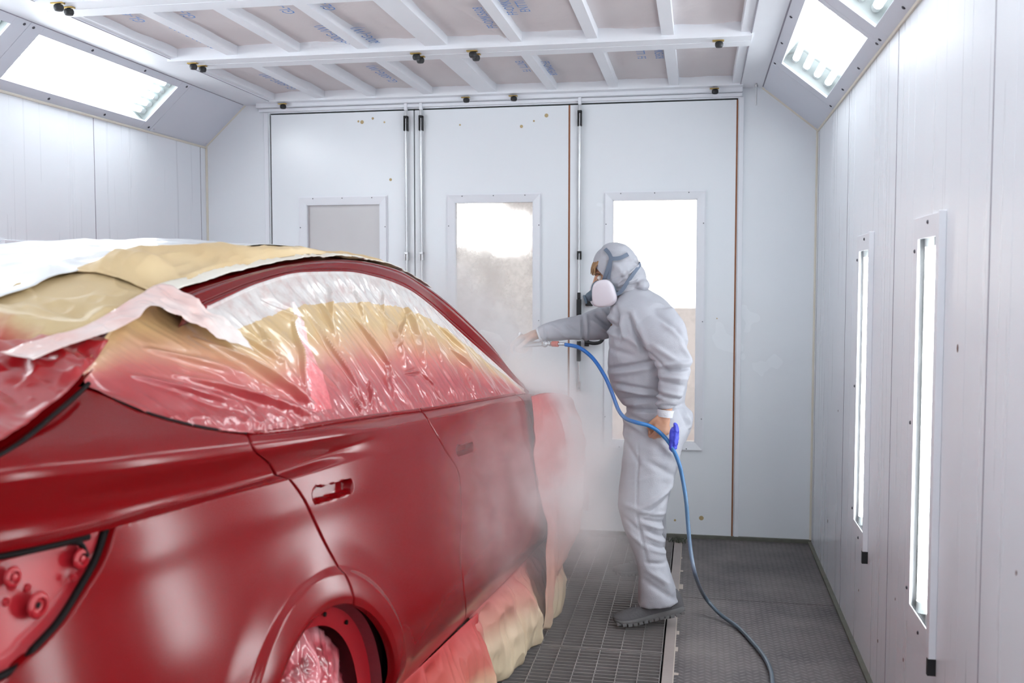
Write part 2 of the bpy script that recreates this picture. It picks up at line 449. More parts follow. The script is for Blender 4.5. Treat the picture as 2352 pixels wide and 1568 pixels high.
# sloped light housings: one thing per housing
def slope_frame(side):
    a, c = (np.array([XSR, 0, ZC]), np.array([XR, 0, ZE])) if side == 'R' else (np.array([XSL, 0, ZC]), np.array([XL, 0, ZE]))
    d = c-a; L = np.linalg.norm(d); d = d/L
    n = np.array([-d[2], 0, d[0]]); n = n if n[2] > 0 else -n        # outward (up and out)
    return a, d, n, L
def fixture(side, y0, y1, o0, o1, label, ntube):
    a, d, n, L = slope_frame(side); Y = np.array([0, 1., 0])
    P = lambda y, v, h: a + d*v + n*h + Y*y
    v0, v1 = (.045, L-.055)
    if side == 'R': v0, v1 = .055, L-.065
    e = empty('ceiling_light_fixture', tuple(P((y0+y1)/2, L/2, 0)), label, 'light fixture', 'fluorescent light housings along the sloped ceiling edges')
    b = MB()
    def pl(ya, yb, va, vb_, h0=0, h1=.012): b.obox(P(ya, va, h0), Y*(yb-ya), d*(vb_-va), n*(h1-h0))
    pl(y0+.001, o0, 0, L); pl(o1, y1-.001, 0, L); pl(o0, o1, 0, v0); pl(o0, o1, v1, L)
    b.build('housing_frame', M_slope, e, bevel=.0015)
    b = MB(); D = .11
    pl(o0-.01, o1+.01, v0-.01, v1+.01, D, D+.006)
    pl(o0-.01, o0-.004, v0-.01, v1+.01, .012, D); pl(o1+.004, o1+.01, v0-.01, v1+.01, .012, D)
    pl(o0-.01, o1+.01, v0-.01, v0-.004, .012, D); pl(o0-.01, o1+.01, v1+.004, v1+.01, .012, D)
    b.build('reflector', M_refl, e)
    b = MB(); pl(o0-.004, o1+.004, v0-.004, v1+.004, .006, .009); b.build('glass_pane', M_pane, e)
    for k in range(ntube):
        v = v0 + (v1-v0)*(k+.62)/(ntube+.24)
        t = MB(); t.tube([P(o0+.045, v, .055), P(o1-.045, v, .055)], .0165, 10); to = t.build('lamp_tube', M_tube, e, smooth=True, sharp=60)
        for ya, yb in ((o0, o0+.045), (o1-.045, o1)):
            t = MB(); t.tube([P(ya, v, .055), P(yb, v, .055)], .018, 10); t.build('tube_socket', M_cap, to, smooth=True, sharp=40)
    for y in (y0+.03, (y0*2+y1)/3, (y0+2*y1)/3, y1-.03):
        for v in (.022, L-.025): screw(e, P(y, v, 0), -n)
tn = ['first', 'second', 'third', 'fourth', 'fifth', 'sixth']
for k in range(6):
    y1 = 5.255-1.37*k; y0 = y1-1.37
    fixture('L', y0, y1, y0+.09, y1-.095, 'long fluorescent light housing on the left slope, %s from the doors' % tn[k], 5)
    fixture('R', y0, y1, y0+.05, y1-.11, 'long fluorescent light housing on the right slope, %s from the doors' % tn[k], 4)
for side, nm in (('L', 'trim_9'), ('R', 'trim_10')):
    a, d, n, L = slope_frame(side); b = MB()
    b.obox(a+np.array([0, 5.256, 0]), (0, YB-5.256, 0), d*L, n*.012); b.obox(a+np.array([0, YF, 0])+n*.13, (0, YB-YF, 0), d*L, n*.012)
    for v in (.022, L-.025):
        for y in (5.285, YB-.03): b.lathe([(.007, .001), (.007, -.002), (.004, -.0045)], a+d*v+np.array([0, y, 0]), n, 8)
    struct(b, nm, M_slope)

# vertical light strips in the walls
def strip(side, y0, y1, label):
    x, s_ = (XR, 1) if side == 'R' else (XL, -1)
    e = empty('wall_light_strip', (x, (y0+y1)/2, 1.07), label, 'light fixture', 'vertical light strips in the walls')
    Z0, Z1, a, c = .50, 1.645, y0-.08, y1+.045
    bx = lambda b, xa, xb, ya, yb, za, zb: b.box((min(x+s_*xa, x+s_*xb), ya, za), (max(x+s_*xa, x+s_*xb), yb, zb))
    b = MB()
    bx(b, -.004, 0, a, y0+.01, .445, 1.70); bx(b, -.004, 0, y1-.01, c, .445, 1.70); bx(b, -.004, 0, y0+.01, y1-.01, .445, Z0+.01); bx(b, -.004, 0, y0+.01, y1-.01, Z1-.01, 1.70)
    b.build('strip_frame', M_frame, e, bevel=.001)
    b = MB(); D = .06
    bx(b, D, D+.006, y0-.005, y1+.005, Z0-.005, Z1+.005); bx(b, 0.001, D, y0-.006, y0, Z0, Z1); bx(b, 0.001, D, y1, y1+.006, Z0, Z1)
    bx(b, 0.001, D, y0, y1, Z0-.006, Z0); bx(b, 0.001, D, y0, y1, Z1, Z1+.006)
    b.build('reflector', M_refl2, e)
    b = MB(); bx(b, .002, .005, y0, y1, Z0, Z1); b.build('glass_pane', M_pane, e)
    for q in (.30, .78):  # one tube per strip, plus one added so the opening fills with glow
        yc = y0+(y1-y0)*q
        t = MB(); t.tube([(x+s_*.028, yc, Z0+.035), (x+s_*.028, yc, Z1-.035)], .019, 12); to = t.build('lamp_tube', M_tubew, e, smooth=True, sharp=60)
        for za, zb in ((Z0, Z0+.035), (Z1-.035, Z1)):
            t = MB(); t.tube([(x+s_*.028, yc, za), (x+s_*.028, yc, zb)], .021, 12); t.build('tube_socket', M_cap, to, smooth=True, sharp=40)
    b = MB(); bx(b, -.02, 0, a-.018, a-.004, .46, 1.70); b.build('edge_rail', M_frame, e, bevel=.002)
    b = MB(); bx(b, -.022, 0, a-.019, a-.003, .415, .462); b.build('rail_end', M_black, e)
    for y, z in ((a+.02, .50), (a+.02, 1.60), (c-.02, .55), (c-.02, 1.60), ((a+c)/2, .465), ((a+c)/2, 1.68), (c-.015, 1.07)):
        screw(e, (x-s_*.004, y, z), (-s_, 0, 0), .006, .004)
M_tubew = emis('wall fluorescent tube', (.91, .97, 1.0), 24)
for k, (y0, y1) in enumerate(STRIPS[:5]):
    strip('R', y0, y1, 'tall narrow light strip in the right wall, %s from the doors' % tn[k])
    strip('L', y0, y1, 'tall narrow light strip in the left wall, %s from the doors' % tn[k])
    
# folding doors
def make_leaf(n, x0, x1, w0, w1, z0=.567, z1=1.995):
    yf = YB-.004; th = .05
    e = empty('door_%d' % n, ((x0+x1)/2, YB, 0)); e['kind'] = 'structure'
    b = MB()
    b.box((x0, yf, .015), (w0, yf+th, 2.556)); b.box((w1, yf, .015), (x1, yf+th, 2.556)); b.box((w0, yf, .015), (w1, yf+th, z0)); b.box((w0, yf, z1), (w1, yf+th, 2.556))
    b.build('door_leaf', M_door, e)
    b = MB(); fw = .042; h = .012
    for (A, B) in (((w0-fw, z1), (w1+fw, z1+fw)), ((w0-fw, z0-fw), (w1+fw, z0))):
        pass
    def mitre(p0, p1, q1, q0):      # outer edge p0-p1, inner edge q0-q1 (x, z)
        poly = [(p[0], yf, p[1]) for p in (p0, p1, q1, q0)]
        v = np.array(poly + [(p0[0], yf-h, p0[1]), (p1[0], yf-h, p1[1]), (q1[0], yf-.002, q1[1]), (q0[0], yf-.002, q0[1])])
        b.add(v, [(0,1,2,3), (7,6,5,4), (0,4,5,1), (1,5,6,2), (2,6,7,3), (3,7,4,0)])
    O = [(w0-fw, z1+fw), (w1+fw, z1+fw), (w1+fw, z0-fw), (w0-fw, z0-fw)]; I = [(w0, z1), (w1, z1), (w1, z0), (w0, z0)]
    for k in range(4): mitre(O[k], O[(k+1) % 4], I[(k+1) % 4], I[k])
    for k in range(4):              # thin outer lip
        (ax, az), (bx_, bz) = O[k], O[(k+1) % 4]; cx, cz = (w0+w1)/2, (z0+z1)/2
        ex = lambda v, c: v+.008*np.sign(v-c)
        b.add([(ax, yf-.004, az), (bx_, yf-.004, bz), (ex(bx_, cx), yf-.004, ex(bz, cz)), (ex(ax, cx), yf-.004, ex(az, cz))], [(0,1,2,3)])
    b.build('window_frame', M_frame, e)
    for xr in (x0, x1):
        pass
    b = MB(); b.box((w0, yf, z0), (w0+.004, yf+th, z1)); b.box((w1-.004, yf, z0), (w1, yf+th, z1)); b.box((w0, yf, z0), (w1, yf+th, z0+.004)); b.box((w0, yf, z1-.004), (w1, yf+th, z1))
    b.build('window_reveal', M_frame, e)
    for i in range(3):
        for (wx) in (w0-fw+.006, w1+fw-.006): screw(e, (wx, yf-h, z0+(z1-z0)*(.1+.4*i)), (0, -1, 0), .0032, .003)
        for zz in (z0-fw+.006, z1+fw-.006): screw(e, (w0+(w1-w0)*(.1+.4*i), yf-h, zz), (0, -1, 0), .0032, .003)
    b = MB()
    for (fx, fz, r) in {1: [(.62, 2.50, .007), (.645, 2.495, .012), (.72, 2.515, .008), (.80, 2.49, .006), (.84, 2.14, .009)], 2: [(.30, 2.46, .006), (.86, 2.5, .012), (.7, 2.44, .01), (.78, 2.47, .006)], 3: [(.82, .12, .014), (.25, 1.9, .005), (.66, .1, .007), (.9, 1.3, .004)]}[n]:
        b.lathe([(r, 0), (r*.6, .0008)], (x0+fx*(x1-x0), yf, fz), (0, -1, .0), 9)
    b.build('paint_stain', M_stain, e)
    return e
d1 = make_leaf(1, -2.645, -1.719, -2.417, -1.937)
d2 = make_leaf(2, -1.711, -.768, -1.462, -.979)
d3 = make_leaf(3, -.757, .203, -.505, -.012)
b = MB(); b.box((-2.655, YB+.02, 2.556), (.212, YB+.05, 2.566)); b.box((-2.655, YB+.01, .015), (-2.645, YB+.03, 2.556)); b.box((-1.719, YB+.02, .015), (-1.711, YB+.05, 2.556))
b.box((-2.655, YB+.02, 0), (.212, YB+.05, .015))
struct(b, 'trim_11', M_gap)
b = MB(); b.box((-.7685, YB-.003, .015), (-.7565, YB+.02, 2.556)); b.box((.2025, YB-.003, .015), (.2125, YB+.02, 2.556))
struct(b, 'trim_12', M_rust)
# panes
wm = pane_mat('frosted dirty pane', .48, (.97, .97, .97), 5, .7, (.38, .60), (.70, .67, .66), .22)
b = MB(); b.box((-1.459, YB+.02, .57), (-.982, YB+.026, 1.992)); struct(b, 'window_2', wm)
wm3 = pane_mat('dusty pane', .32, (.98, .97, .97), 4, .65, (.42, .7), (.80, .75, .73), .10)
b = MB(); b.box((-.502, YB+.02, .57), (-.015, YB+.026, 1.992)); struct(b, 'window_3', wm3)
wm1 = noisy('blinded pane', (.60, .575, .58), (.70, .68, .68), 2.5, .22)
b = MB(); b.box((-2.414, YB+.02, .57), (-1.94, YB+.032, 1.992)); struct(b, 'window_1', wm1)

# espagnolette rods on the doors
def rod(x, label, lever=False):
    y = YB-.03; e = empty('door_bolt_rod', (x, y, 1.3), label, 'door bolt', 'vertical bolt rods on the folding doors')
    b = MB(); b.tube([(x, y+.008, .885), (x, y+.008, 2.575)], .0075, 10); b.build('rod', M_chrome, e, smooth=True, sharp=60)
    b = MB(); b.box((x-.012, y-.006, 2.43), (x-.007, y+.026, 2.515)); b.box((x+.007, y-.006, 2.43), (x+.012, y+.026, 2.515)); b.box((x-.012, y-.006, 2.505), (x+.012, y+.026, 2.52))
    b.build('upper_guide', M_black, e, bevel=.001)
    g = M_black if lever else M_chrome
    b = MB(); b.box((x-.012, y-.006, 1.645), (x-.007, y+.026, 1.69)); b.box((x+.007, y-.006, 1.645), (x+.012, y+.026, 1.69)); b.box((x-.012, y-.006, 1.683), (x+.012, y+.026, 1.695))
    b.build('middle_guide', g, e, bevel=.001)
    b = MB(); b.box((x-.011, y-.006, .86), (x-.006, y+.026, .92)); b.box((x+.006, y-.006, .86), (x+.011, y+.026, .92)); b.box((x-.011, y-.006, .86), (x+.011, y+.026, .872))
    b.build('lower_guide', M_chrome, e, bevel=.001)
    b = MB(); b.box((x-.009, y-.004, 2.555), (x+.009, y+.02, 2.60)); b.build('strike', M_frame, e, bevel=.001)
    if lever:
        b = MB(); b.box((x-.013, y-.012, 1.27), (x+.013, y+.026, 1.41)); b.box((x-.009, y-.012, 1.41), (x+.009, y+.02, 1.45)); b.box((x-.011, y-.01, 1.04), (x+.011, y+.026, 1.16))
        b.build('lock_case', M_black, e, bevel=.003)
        b = MB(); b.box((x+.04, y-.01, 1.37), (x+.08, y+.026, 1.435)); b.tube(crv([(x+.07, y-.02, 1.42), (x+.13, y-.03, 1.415), (x+.155, y-.035, 1.37), (x+.155, y-.035, 1.22), (x+.14, y-.03, 1.165), (x+.10, y-.025, 1.15), (x+.045, y-.01, 1.155)], 30), .011, 10)
        b.box((x+.035, y-.008, 1.13), (x+.06, y+.026, 1.18)); b.build('lever_handle', M_black, e, bevel=.002)
rod(-1.762, 'thin steel bolt rod on the left door, left of the dark gap')
rod(-1.667, 'thin steel bolt rod on the middle door, right of the dark gap')
rod(-.699, 'steel bolt rod with black lever handle on the right door', True)
# thin hanging pin and ceiling nail
b = MB(); b.tube([(.306, 5.80, 2.50), (.306, 5.80, 2.622)], .004, 8); b.tube([(.306, 5.80, 2.60), (.306, 5.80, 2.612)], .009, 8)
tag(b.build('hanging_pin', M_chrome, smooth=True, sharp=40), 'thin grey pin hanging from the ceiling beside the right door corner', 'pin')

# floor
def tread_mat():
    m = mat('checker plate', (.16, .145, .14), .42, 0, .6); t = NT(m); b = bsdf(m); p = t.pos()
    sx = t.new('ShaderNodeSeparateXYZ'); t.l.new(p, sx.inputs[0]); X, Y = sx.outputs[0], sx.outputs[1]
    def lug(off, sgn):
        cx = t.math('SUBTRACT', t.math('FRACT', t.math('ADD', t.math('DIVIDE', X, .052), off)), .5)
        cy = t.math('SUBTRACT', t.math('FRACT', t.math('ADD', t.math('DIVIDE', Y, .030), off*0+ (0 if sgn > 0 else .5))), .5)
        x = t.math('MULTIPLY', cx, .052); y = t.math('MULTIPLY', cy, .030)
        u = t.math('ADD', t.math('MULTIPLY', x, .82), t.math('MULTIPLY', y, .57*sgn)); v = t.math('SUBTRACT', t.math('MULTIPLY', y, .82), t.math('MULTIPLY', x, .57*sgn))
        q = t.math('ADD', t.math('POWER', t.math('ABSOLUTE', t.math('DIVIDE', u, .0145)), 2), t.math('POWER', t.math('ABSOLUTE', t.math('DIVIDE', v, .0042)), 2))
        return t.math('SUBTRACT', 1, q, clamp=True)
    h = t.math('MAXIMUM', lug(0, 1), lug(.5, -1)); h = t.math('POWER', h, .5)
    n = t.noise(p, 2.3, 5, .6); n2 = t.noise(p, 40, 3)
    base = t.ramp(n, [(.35, (.055, .048, .050)), (.52, (.105, .090, .090)), (.70, (.165, .145, .140))])
    base = t.mix(t.math('MULTIPLY', h, .40), base, (.34, .31, .31))
    t.l.new(base, b.inputs['Base Color'])
    t.l.new(t.math('MULTIPLY_ADD', n2, .25, .42), b.inputs['Roughness'])
    t.l.new(t.bump(h, .9, .0022), b.inputs['Normal'])
    return m
M_tread = tread_mat()
b = MB(); b.box((-.08, 4.775, -.02), (XR, YB, 0)); b.box((-.08, YF, -.02), (XR, 4.768, 0)); b.box((XL, YF, -.02), (-2.5, YB, 0)); b.box((-2.5, YF, -.02), (-.08, 1.02, 0)); b.box((-2.5, 5.84, -.02), (-.08, YB, 0))
struct(b, 'floor', M_tread)
b = MB(); b.box((-2.6, YF, -.62), (0, YB, -.60)); b.box((-2.6, 1.0, -.6), (-2.5, YB, -.02)); b.box((-.10, 1.0, -.6), (-.08, YB, -.02)); b.box((-2.5, 5.84, -.6), (-.1, 5.86, -.02)); b.box((-2.5, 1.0, -.6), (-.1, 1.02, -.02))
struct(b, 'trim_13', noisy('exhaust pit', (.016, .02, .022), (.035, .04, .04), 3, .9))
b = MB(); b.box((-.123, 1.02, -.02), (-.082, 5.84, .004)); struct(b, 'trim_14', noisy('grate edge strip', (.26, .22, .21), (.36, .31, .29), 6, .5, .3, 60), bevel=.002)
b = MB()
for y in (4.60, 4.25, 4.05, 3.8, 4.9, 5.2, 5.45): b.box((-.079+.004*math.sin(y*9), y, 0), (-.066+.006*math.sin(y*17), y+.05+.03*math.sin(y*31), .0012))
b.box((-.083, 1.02, 0), (-.078, 5.84, .0015))
struct(b, 'trim_15', noisy('torn tape residue', (.55, .48, .42), (.40, .34, .30), 20, .8))
# grates
M_grate = noisy('galvanised grate', (.24, .22, .215), (.38, .345, .34), 9, .40, metal=.35)
def grate(ya, yb, xa, xb, label):
    e = empty('floor_grate', ((xa+xb)/2, (ya+yb)/2, -.002), label, 'floor grate', 'steel grates over the exhaust pit')
    b = MB(); x = xb-.004
    b.box((xa+.002, ya+.003, -.03), (xb-.002, ya+.007, 0)); b.box((xa+.002, yb-.007, -.03), (xb-.002, yb-.003, 0))
    while x > xa+.01:
        b.box((x-.0032, ya+.003, -.03), (x, yb-.003, -.0005)); x -= .083
    b.build('bearing_bars', M_grate, e)
    b = MB(); y = ya+.012
    while y < yb-.01:
        b.box((xa+.004, y-.0016, -.014), (xb-.004, y+.0016, .0005)); y += .0335
    b.build('cross_rods', M_grate, e)
nb = ['nearest to the doors', 'second from the doors', 'third from the doors', 'fourth from the doors', 'fifth from the doors']
for k, (ya, yb) in enumerate([(4.965, 5.838), (4.02, 4.96), (3.075, 4.015), (2.13, 3.07), (1.185, 2.125)]):
    grate(ya, yb, -1.33, -.126, 'steel floor grate in the right column, %s' % nb[k])
    grate(ya, yb, -2.49, -1.34, 'steel floor grate in the left column under the car, %s' % nb[k])
# bit of weed-like dust at the end of the strip
b = MB()
for k in range(60):
    a = random.random()*2*PI; r = random.random()*.05; p = np.array([-.10+r*math.cos(a)*1.2, 5.80+.03*math.sin(a), 0]); q = p+np.array([random.uniform(-.03, .03), random.uniform(-.02, .02), random.uniform(.008, .03)])
    b.tube([p, (p+q)/2+np.array([0, 0, .008]), q], .0018, 4)
tag(b.build('dust_tuft', noisy('dark fluff', (.06, .075, .05), (.1, .11, .08), 30, .9)), 'small dark tuft of fluff on the floor at the foot of the doors', 'dust clump', kind='stuff')

# wear: tiny dark spots on the right wall panels
b = MB()
for (y, z, r) in [(2.723, 1.335, .006), (4.9, .9, .003), (3.45, .45, .003), (3.3, .3, .004), (2.9, .25, .003), (4.2, .25, .003), (3.75, .2, .004), (5.2, .30, .006), (2.2, .9, .003)]:
    b.ell((XR-.0008, y, z), (.001, r, r*1.8), 8, 6)
struct(b, 'trim_16', noisy('rust speck', (.22, .10, .07), (.12, .07, .06), 60, .8))

# workshop beyond the doors
b = MB(); b.box((-5, YB+.15, -.02), (3, 10.5, 0)); struct(b, 'trim_17', noisy('workshop concrete', (.55, .47, .45), (.62, .54, .52), 3, .6))
b = MB(); b.box((-5, 10.0, 0), (3, 10.1, 4)); struct(b, 'wall_workshop', noisy('workshop wall', (.78, .76, .74), (.85, .83, .82), 2, .8))
# ------------------------------------------------------------------ car
# car frame: s forward, L to the left of the photographer's foot point, z up
CA = math.radians(5.8)
SV = np.array([math.sin(CA), math.cos(CA), 0]); LV = np.array([-math.cos(CA), math.sin(CA), 0])
LC = 2.0                                            # centre line
def W(s, L, z):
    s, L, z = np.broadcast_arrays(np.asarray(s, float), L, z)
    return s[..., None]*SV + L[..., None]*LV + z[..., None]*np.array([0, 0, 1.])
Lbase = smoothf([.78, .84, .92, 1.0, 1.1, 1.2, 1.35, 1.5, 1.8, 2.2, 2.8, 3.5, 4.0, 4.4, 4.8, 5.05, 5.2, 5.3, 5.36],
                [1.75, 1.52, 1.34, 1.235, 1.165, 1.13, 1.103, 1.09, 1.08, 1.075, 1.07, 1.07, 1.075, 1.085, 1.11, 1.16, 1.25, 1.42, 1.7], .035)
zcr = smoothf([.8, 1.0, 1.37, 1.62, 1.93, 2.22, 2.55, 3.0, 4.0, 5.3], [1.105, 1.102, 1.082, 1.074, 1.060, 1.046, 1.026, 1.0, .925, .80], .05)
acr = lambda s: sstep(2.72, 2.25, s)                # strength of the crease
zrg = smoothf([.8, 1.0, 1.2, 1.45, 1.83, 2.2, 2.9, 3.8, 4.2, 4.6, 5.0, 5.36], [1.19, 1.21, 1.228, 1.205, 1.168, 1.138, 1.088, 1.045, 1.01, .96, .88, .76], .05)
zbl = smoothf([.8, 1.0, 1.22, 1.32, 1.433, 1.54, 1.575, 1.62, 1.68, 1.78, 1.93, 2.3, 2.92, 3.7, 4.1, 4.3, 4.6, 5.0, 5.36],
              [1.195, 1.213, 1.232, 1.254, 1.287, 1.315, 1.303, 1.262, 1.232, 1.200, 1.172, 1.146, 1.100, 1.057, 1.03, 1.005, .965, .885, .765], .012)
slp = smoothf([.8, 1.0, 1.2, 1.4, 1.55, 1.8, 2.2, 3.0, 5.36], [1.6, 1.7, 2.0, 1.9, 1.55, 1.5, 2.2, 2.2, 2.0], .06)
WC = [(2.06, .385), (4.72, .385)]; RA = .352
low_q = smoothf([.22, .27, .33, .40, .50, .62, .75, .88, 1.02, 1.3], [.15, .09, .040, .006, -.018, -.020, 0, .022, .046, .07], .03)
low_d = smoothf([.22, .27, .33, .38, .43, .48, .55, .65, .75, .88, 1.02, 1.3], [.16, .10, .045, .010, -.016, -.030, -.032, -.018, .0, .020, .034, .05], .018)
def low(z, s):
    q = sstep(1.95, 2.65, s); return low_q(z)*(1-q)+low_d(z)*q
def side_L(s, z, flare=True):
    s, z = np.broadcast_arrays(np.asarray(s, float), np.asarray(z, float))
    zc, zr, a = zcr(s), zrg(s), acr(s)
    t = np.clip((z-zc)/(zr-zc), 0, 1)
    lo = low(z, s) - .010*np.exp(-((z-(zc-.04))/.07)**2)*a
    at = low(zc, s) - .010*np.exp(-(.04/.07)**2)*a
    up_soft = at + .022*t**1.6                              # no crease: just leans in
    shelf = .028*sstep(0, 1, (z-zc+.001)/(.013+.05*sstep(1.95, 2.5, s)))
    up_hard = at + shelf - .034*sstep(.15, 1.0, t)
    up = up_soft*(1-a)+up_hard*a
    r = np.where(z < zc, lo, up)
    # above the ridge the shoulder turns inward
    h = z-zr; rr = .016+.018*sstep(2.3, 1.6, s)
    turn = np.where(h > -rr, slp(s)*np.where(h < rr, (h+rr)**2/(4*rr), h), 0)
    r = r + turn
    L = Lbase(s)+r
    if flare:
        for (cs, cz) in WC:
            d = np.hypot(s-cs, z-cz)
            L = L - (.012*sstep(.52, .37, d)+.009*sstep(.446, .424, d))*sstep(.15, .45, z) + .006*sstep(.375, .352, d)
    for (hs, hz, sc) in HANDLES:
        u = (s-hs)/sc; v = (z-hz)/sc + .05*u
        q = np.maximum(np.abs(u)-.085, 0); w = np.maximum(np.abs(v)-.003, 0); d = np.hypot(q, w)
        d2 = np.hypot((u+.070)/1.0, (v-.004)/.8)            # round pocket at the rear end
        L = L + .028*sstep(.017, .009, np.minimum(d, d2-.010))
    return L
HANDLES = [(2.20, .992, 1.0), (3.17, .942, .85)]

def solve_side(px, py, it=40):
    """(s, z) of the point of the car side seen there"""
    r = ray(px, py); L = 1.1
    for _ in range(it):
        t = L/(r @ LV); p = EY + r*t; s, z = p @ SV, p[2]
        L = .5*L + .5*float(side_L(min(max(s, .8), 5.3), min(max(z, .25), 1.34), False))
    return s, z

M_paint = mat('satin red paint', (.15, .0015, .003), .17, 0, .26)
t = NT(M_paint); b_ = bsdf(M_paint)
t.l.new(t.bump(t.noise(t.pos(), 900, 2), .04, .0003), b_.inputs['Normal'])
t.l.new(t.mix(t.noise(t.pos(), 3, 3), (.145, .001, .002), (.175, .002, .004)), b_.inputs['Base Color'])
M_inner = mat('dark inner body', (.05, .003, .004), .7)
M_sealc = mat('black body seal', (.004, .002, .002), .6, 0, .15)
M_recess = mat('red recess', (.33, .010, .016), .3)

def coons(bot, top, lef, rig):
    """boundary arrays (nu,2),(nu,2),(nv,2),(nv,2) -> (nv,nu,2)"""
    nu, nv = len(bot), len(lef); u = np.linspace(0, 1, nu)[None, :, None]; v = np.linspace(0, 1, nv)[:, None, None]
    return ((1-v)*bot[None] + v*top[None] + (1-u)*lef[:, None] + u*rig[:, None]
            - ((1-u)*(1-v)*bot[0] + u*(1-v)*bot[-1] + (1-u)*v*top[0] + u*v*top[-1]))
def panel(name, grids, m, parent, skip=('', '')):
    """one body panel from one or more (nv,nu,2) patches in (s,z), with folded edges"""
    V, F, n = [], [], 0
    for G, sk_ in zip(grids, skip):
        nv, nu = G.shape[:2]; s, z = G[..., 0], G[..., 1]; L = side_L(s, z)
        edge = np.zeros((nv, nu)); edge[0] = edge[-1] = 1; edge[:, 0] = edge[:, -1] = 1
        if sk_ == 'b': edge[0, 1:-1] = 0
        if sk_ == 't': edge[-1, 1:-1] = 0
        P = W(s, L+.0022*edge, z).reshape(-1, 3)
        V.append(P); F += gridf(nu, nv, n).tolist()
        ring = list(range(nu)) + [j*nu+nu-1 for j in range(1, nv)] + [(nv-1)*nu+i for i in range(nu-2, -1, -1)] + [j*nu for j in range(nv-2, 0, -1)]
        V.append(P[ring] + LV*.018); k = len(ring); o = n+nu*nv
        F += [(n+ring[(i+1) % k], n+ring[i], o+i, o+(i+1) % k) for i in range(k)]
        n += nu*nv+k
    return mesh_obj(name, np.vstack(V), F, m, parent, True, 55)

car = empty('car', tuple(W(2.9, LC, 0)), 'satin red fastback car being sprayed, masked with film and paper', 'car')
def arcp(c, r, a0, a1, n=20):
    return [(c[0]+r*math.cos(math.radians(a)), c[1]+r*math.sin(math.radians(a))) for a in np.linspace(a0, a1, n)]
g = .0028
# boundary curves in (s,z)
def on_arch(s, z):
    a = math.atan2(z-WC[0][1], s-WC[0][0]); return (WC[0][0]+(RA+.004)*math.cos(a), WC[0][1]+(RA+.004)*math.sin(a)), math.degrees(a)
c0, A0 = on_arch(*solve_side(800, 1390))
cp = solve_side(665, 1100); cp = (cp[0], float(zcr(cp[0])))
ctop = solve_side(575, 1003)
Clow = [c0]+[solve_side(*q) for q in ((786, 1335), (762, 1280), (731, 1215), (700, 1150))]
Cup = [cp]+[solve_side(*q) for q in ((620, 1066), (590, 1040), (578, 1020))]+[(ctop[0], float(zbl(ctop[0])))]
Cgap = Clow+Cup
Bgap = [(3.04, .335)]+[solve_side(*q) for q in ((1062, 1430), (1069, 1390), (1064, 1340), (1058, 1270), (1061, 1180), (1058, 1110), (1050, 1076), (1020, 1030), (988, 974))]+[(2.905, 1.098)]
Agap = [(4.13, .335)]+[solve_side(*q) for q in ((1246, 1240), (1244, 1150), (1240, 1070), (1226, 990))]+[(3.93, 1.044)]
sh = lambda c, d: [(a+d, b) for a, b in c]
arcR = arcp(WC[0], RA+.004, -8, A0, 20)          # front part of the rear arch, upward
# rear door
left = np.vstack([crv([(2.416, .335)]+arcR, 90, False)[:-1], crv(sh(Cgap, g), 190)])
left = crv(left, 260, False)
right = crv(sh(Bgap, -g), 260)
ss = np.linspace(right[0][0], left[0][0], 240)[::-1]
bot = crv([left[0], (2.6, .325), (2.85, .328), right[0]], 300)
tops = np.linspace(left[-1][0], right[-1][0], 300); top = np.stack([tops, zbl(tops)], 1); top[0] = left[-1]; top[-1] = right[-1]
rear_door = panel('rear_door', [coons(bot, top, left, right)], M_paint, car)
# front door
left = crv(sh(Bgap, g), 220); right = crv(sh(Agap, -g), 220)
bot = crv([left[0], (3.6, .328), right[0]], 260); tops = np.linspace(left[-1][0], right[-1][0], 260); top = np.stack([tops, zbl(tops)], 1); top[0] = left[-1]; top[-1] = right[-1]
front_door = panel('front_door', [coons(bot, top, left, right)], M_paint, car)
# rear quarter, upper field (above the crease) and lower field (below it)
cs = [np.array([q, zcr(q)]) for q in np.linspace(.86, cp[0]-g, 40)]
cq = crv(cs, 320); cq[:, 1] += 0
right = crv(sh(Cup, -g), 70)
tp = np.linspace(.86, right[-1][0], 320); top = np.stack([tp, zbl(tp)], 1)
bot = cq.copy(); bot[-1] = right[0]
left = np.stack([np.full(70, .86), np.linspace(bot[0][1], top[0][1], 70)], 1); top[-1] = right[-1]
up = coons(bot, top, left, right)
tip = solve_side(268, 1219); tip = (tip[0], float(zcr(tip[0])))
TL = [solve_side(*q) for q in ((30, 1548), (92, 1490), (152, 1425), (207, 1345), (243, 1285))]
tq = np.linspace(tip[0], cp[0]-g, 260); top = np.stack([tq, zcr(tq)], 1)
right = crv([(a-g, b) for a, b in Clow]+[(cp[0]-g, cp[1])], 200); right[-1] = top[-1]
left = crv([(.98, .45), (1.02, .62), (1.07, .80)]+TL+[tip], 200)
bot = np.vstack([crv([(.98, .45), (1.3, .37), (1.65, .30)], 60, False)[:-1], crv([(1.702, .32)]+arcp(WC[0], RA+.004, 188, A0, 40)[1:], 202, False)]); bot = crv(bot, 260, False)
bot[-1] = right[0]; left[0] = bot[0]; left[-1] = top[0]
lo = coons(bot, top, left, right)
quarter = panel('rear_quarter_panel', [up, lo], M_paint, car, ('b', 't'))
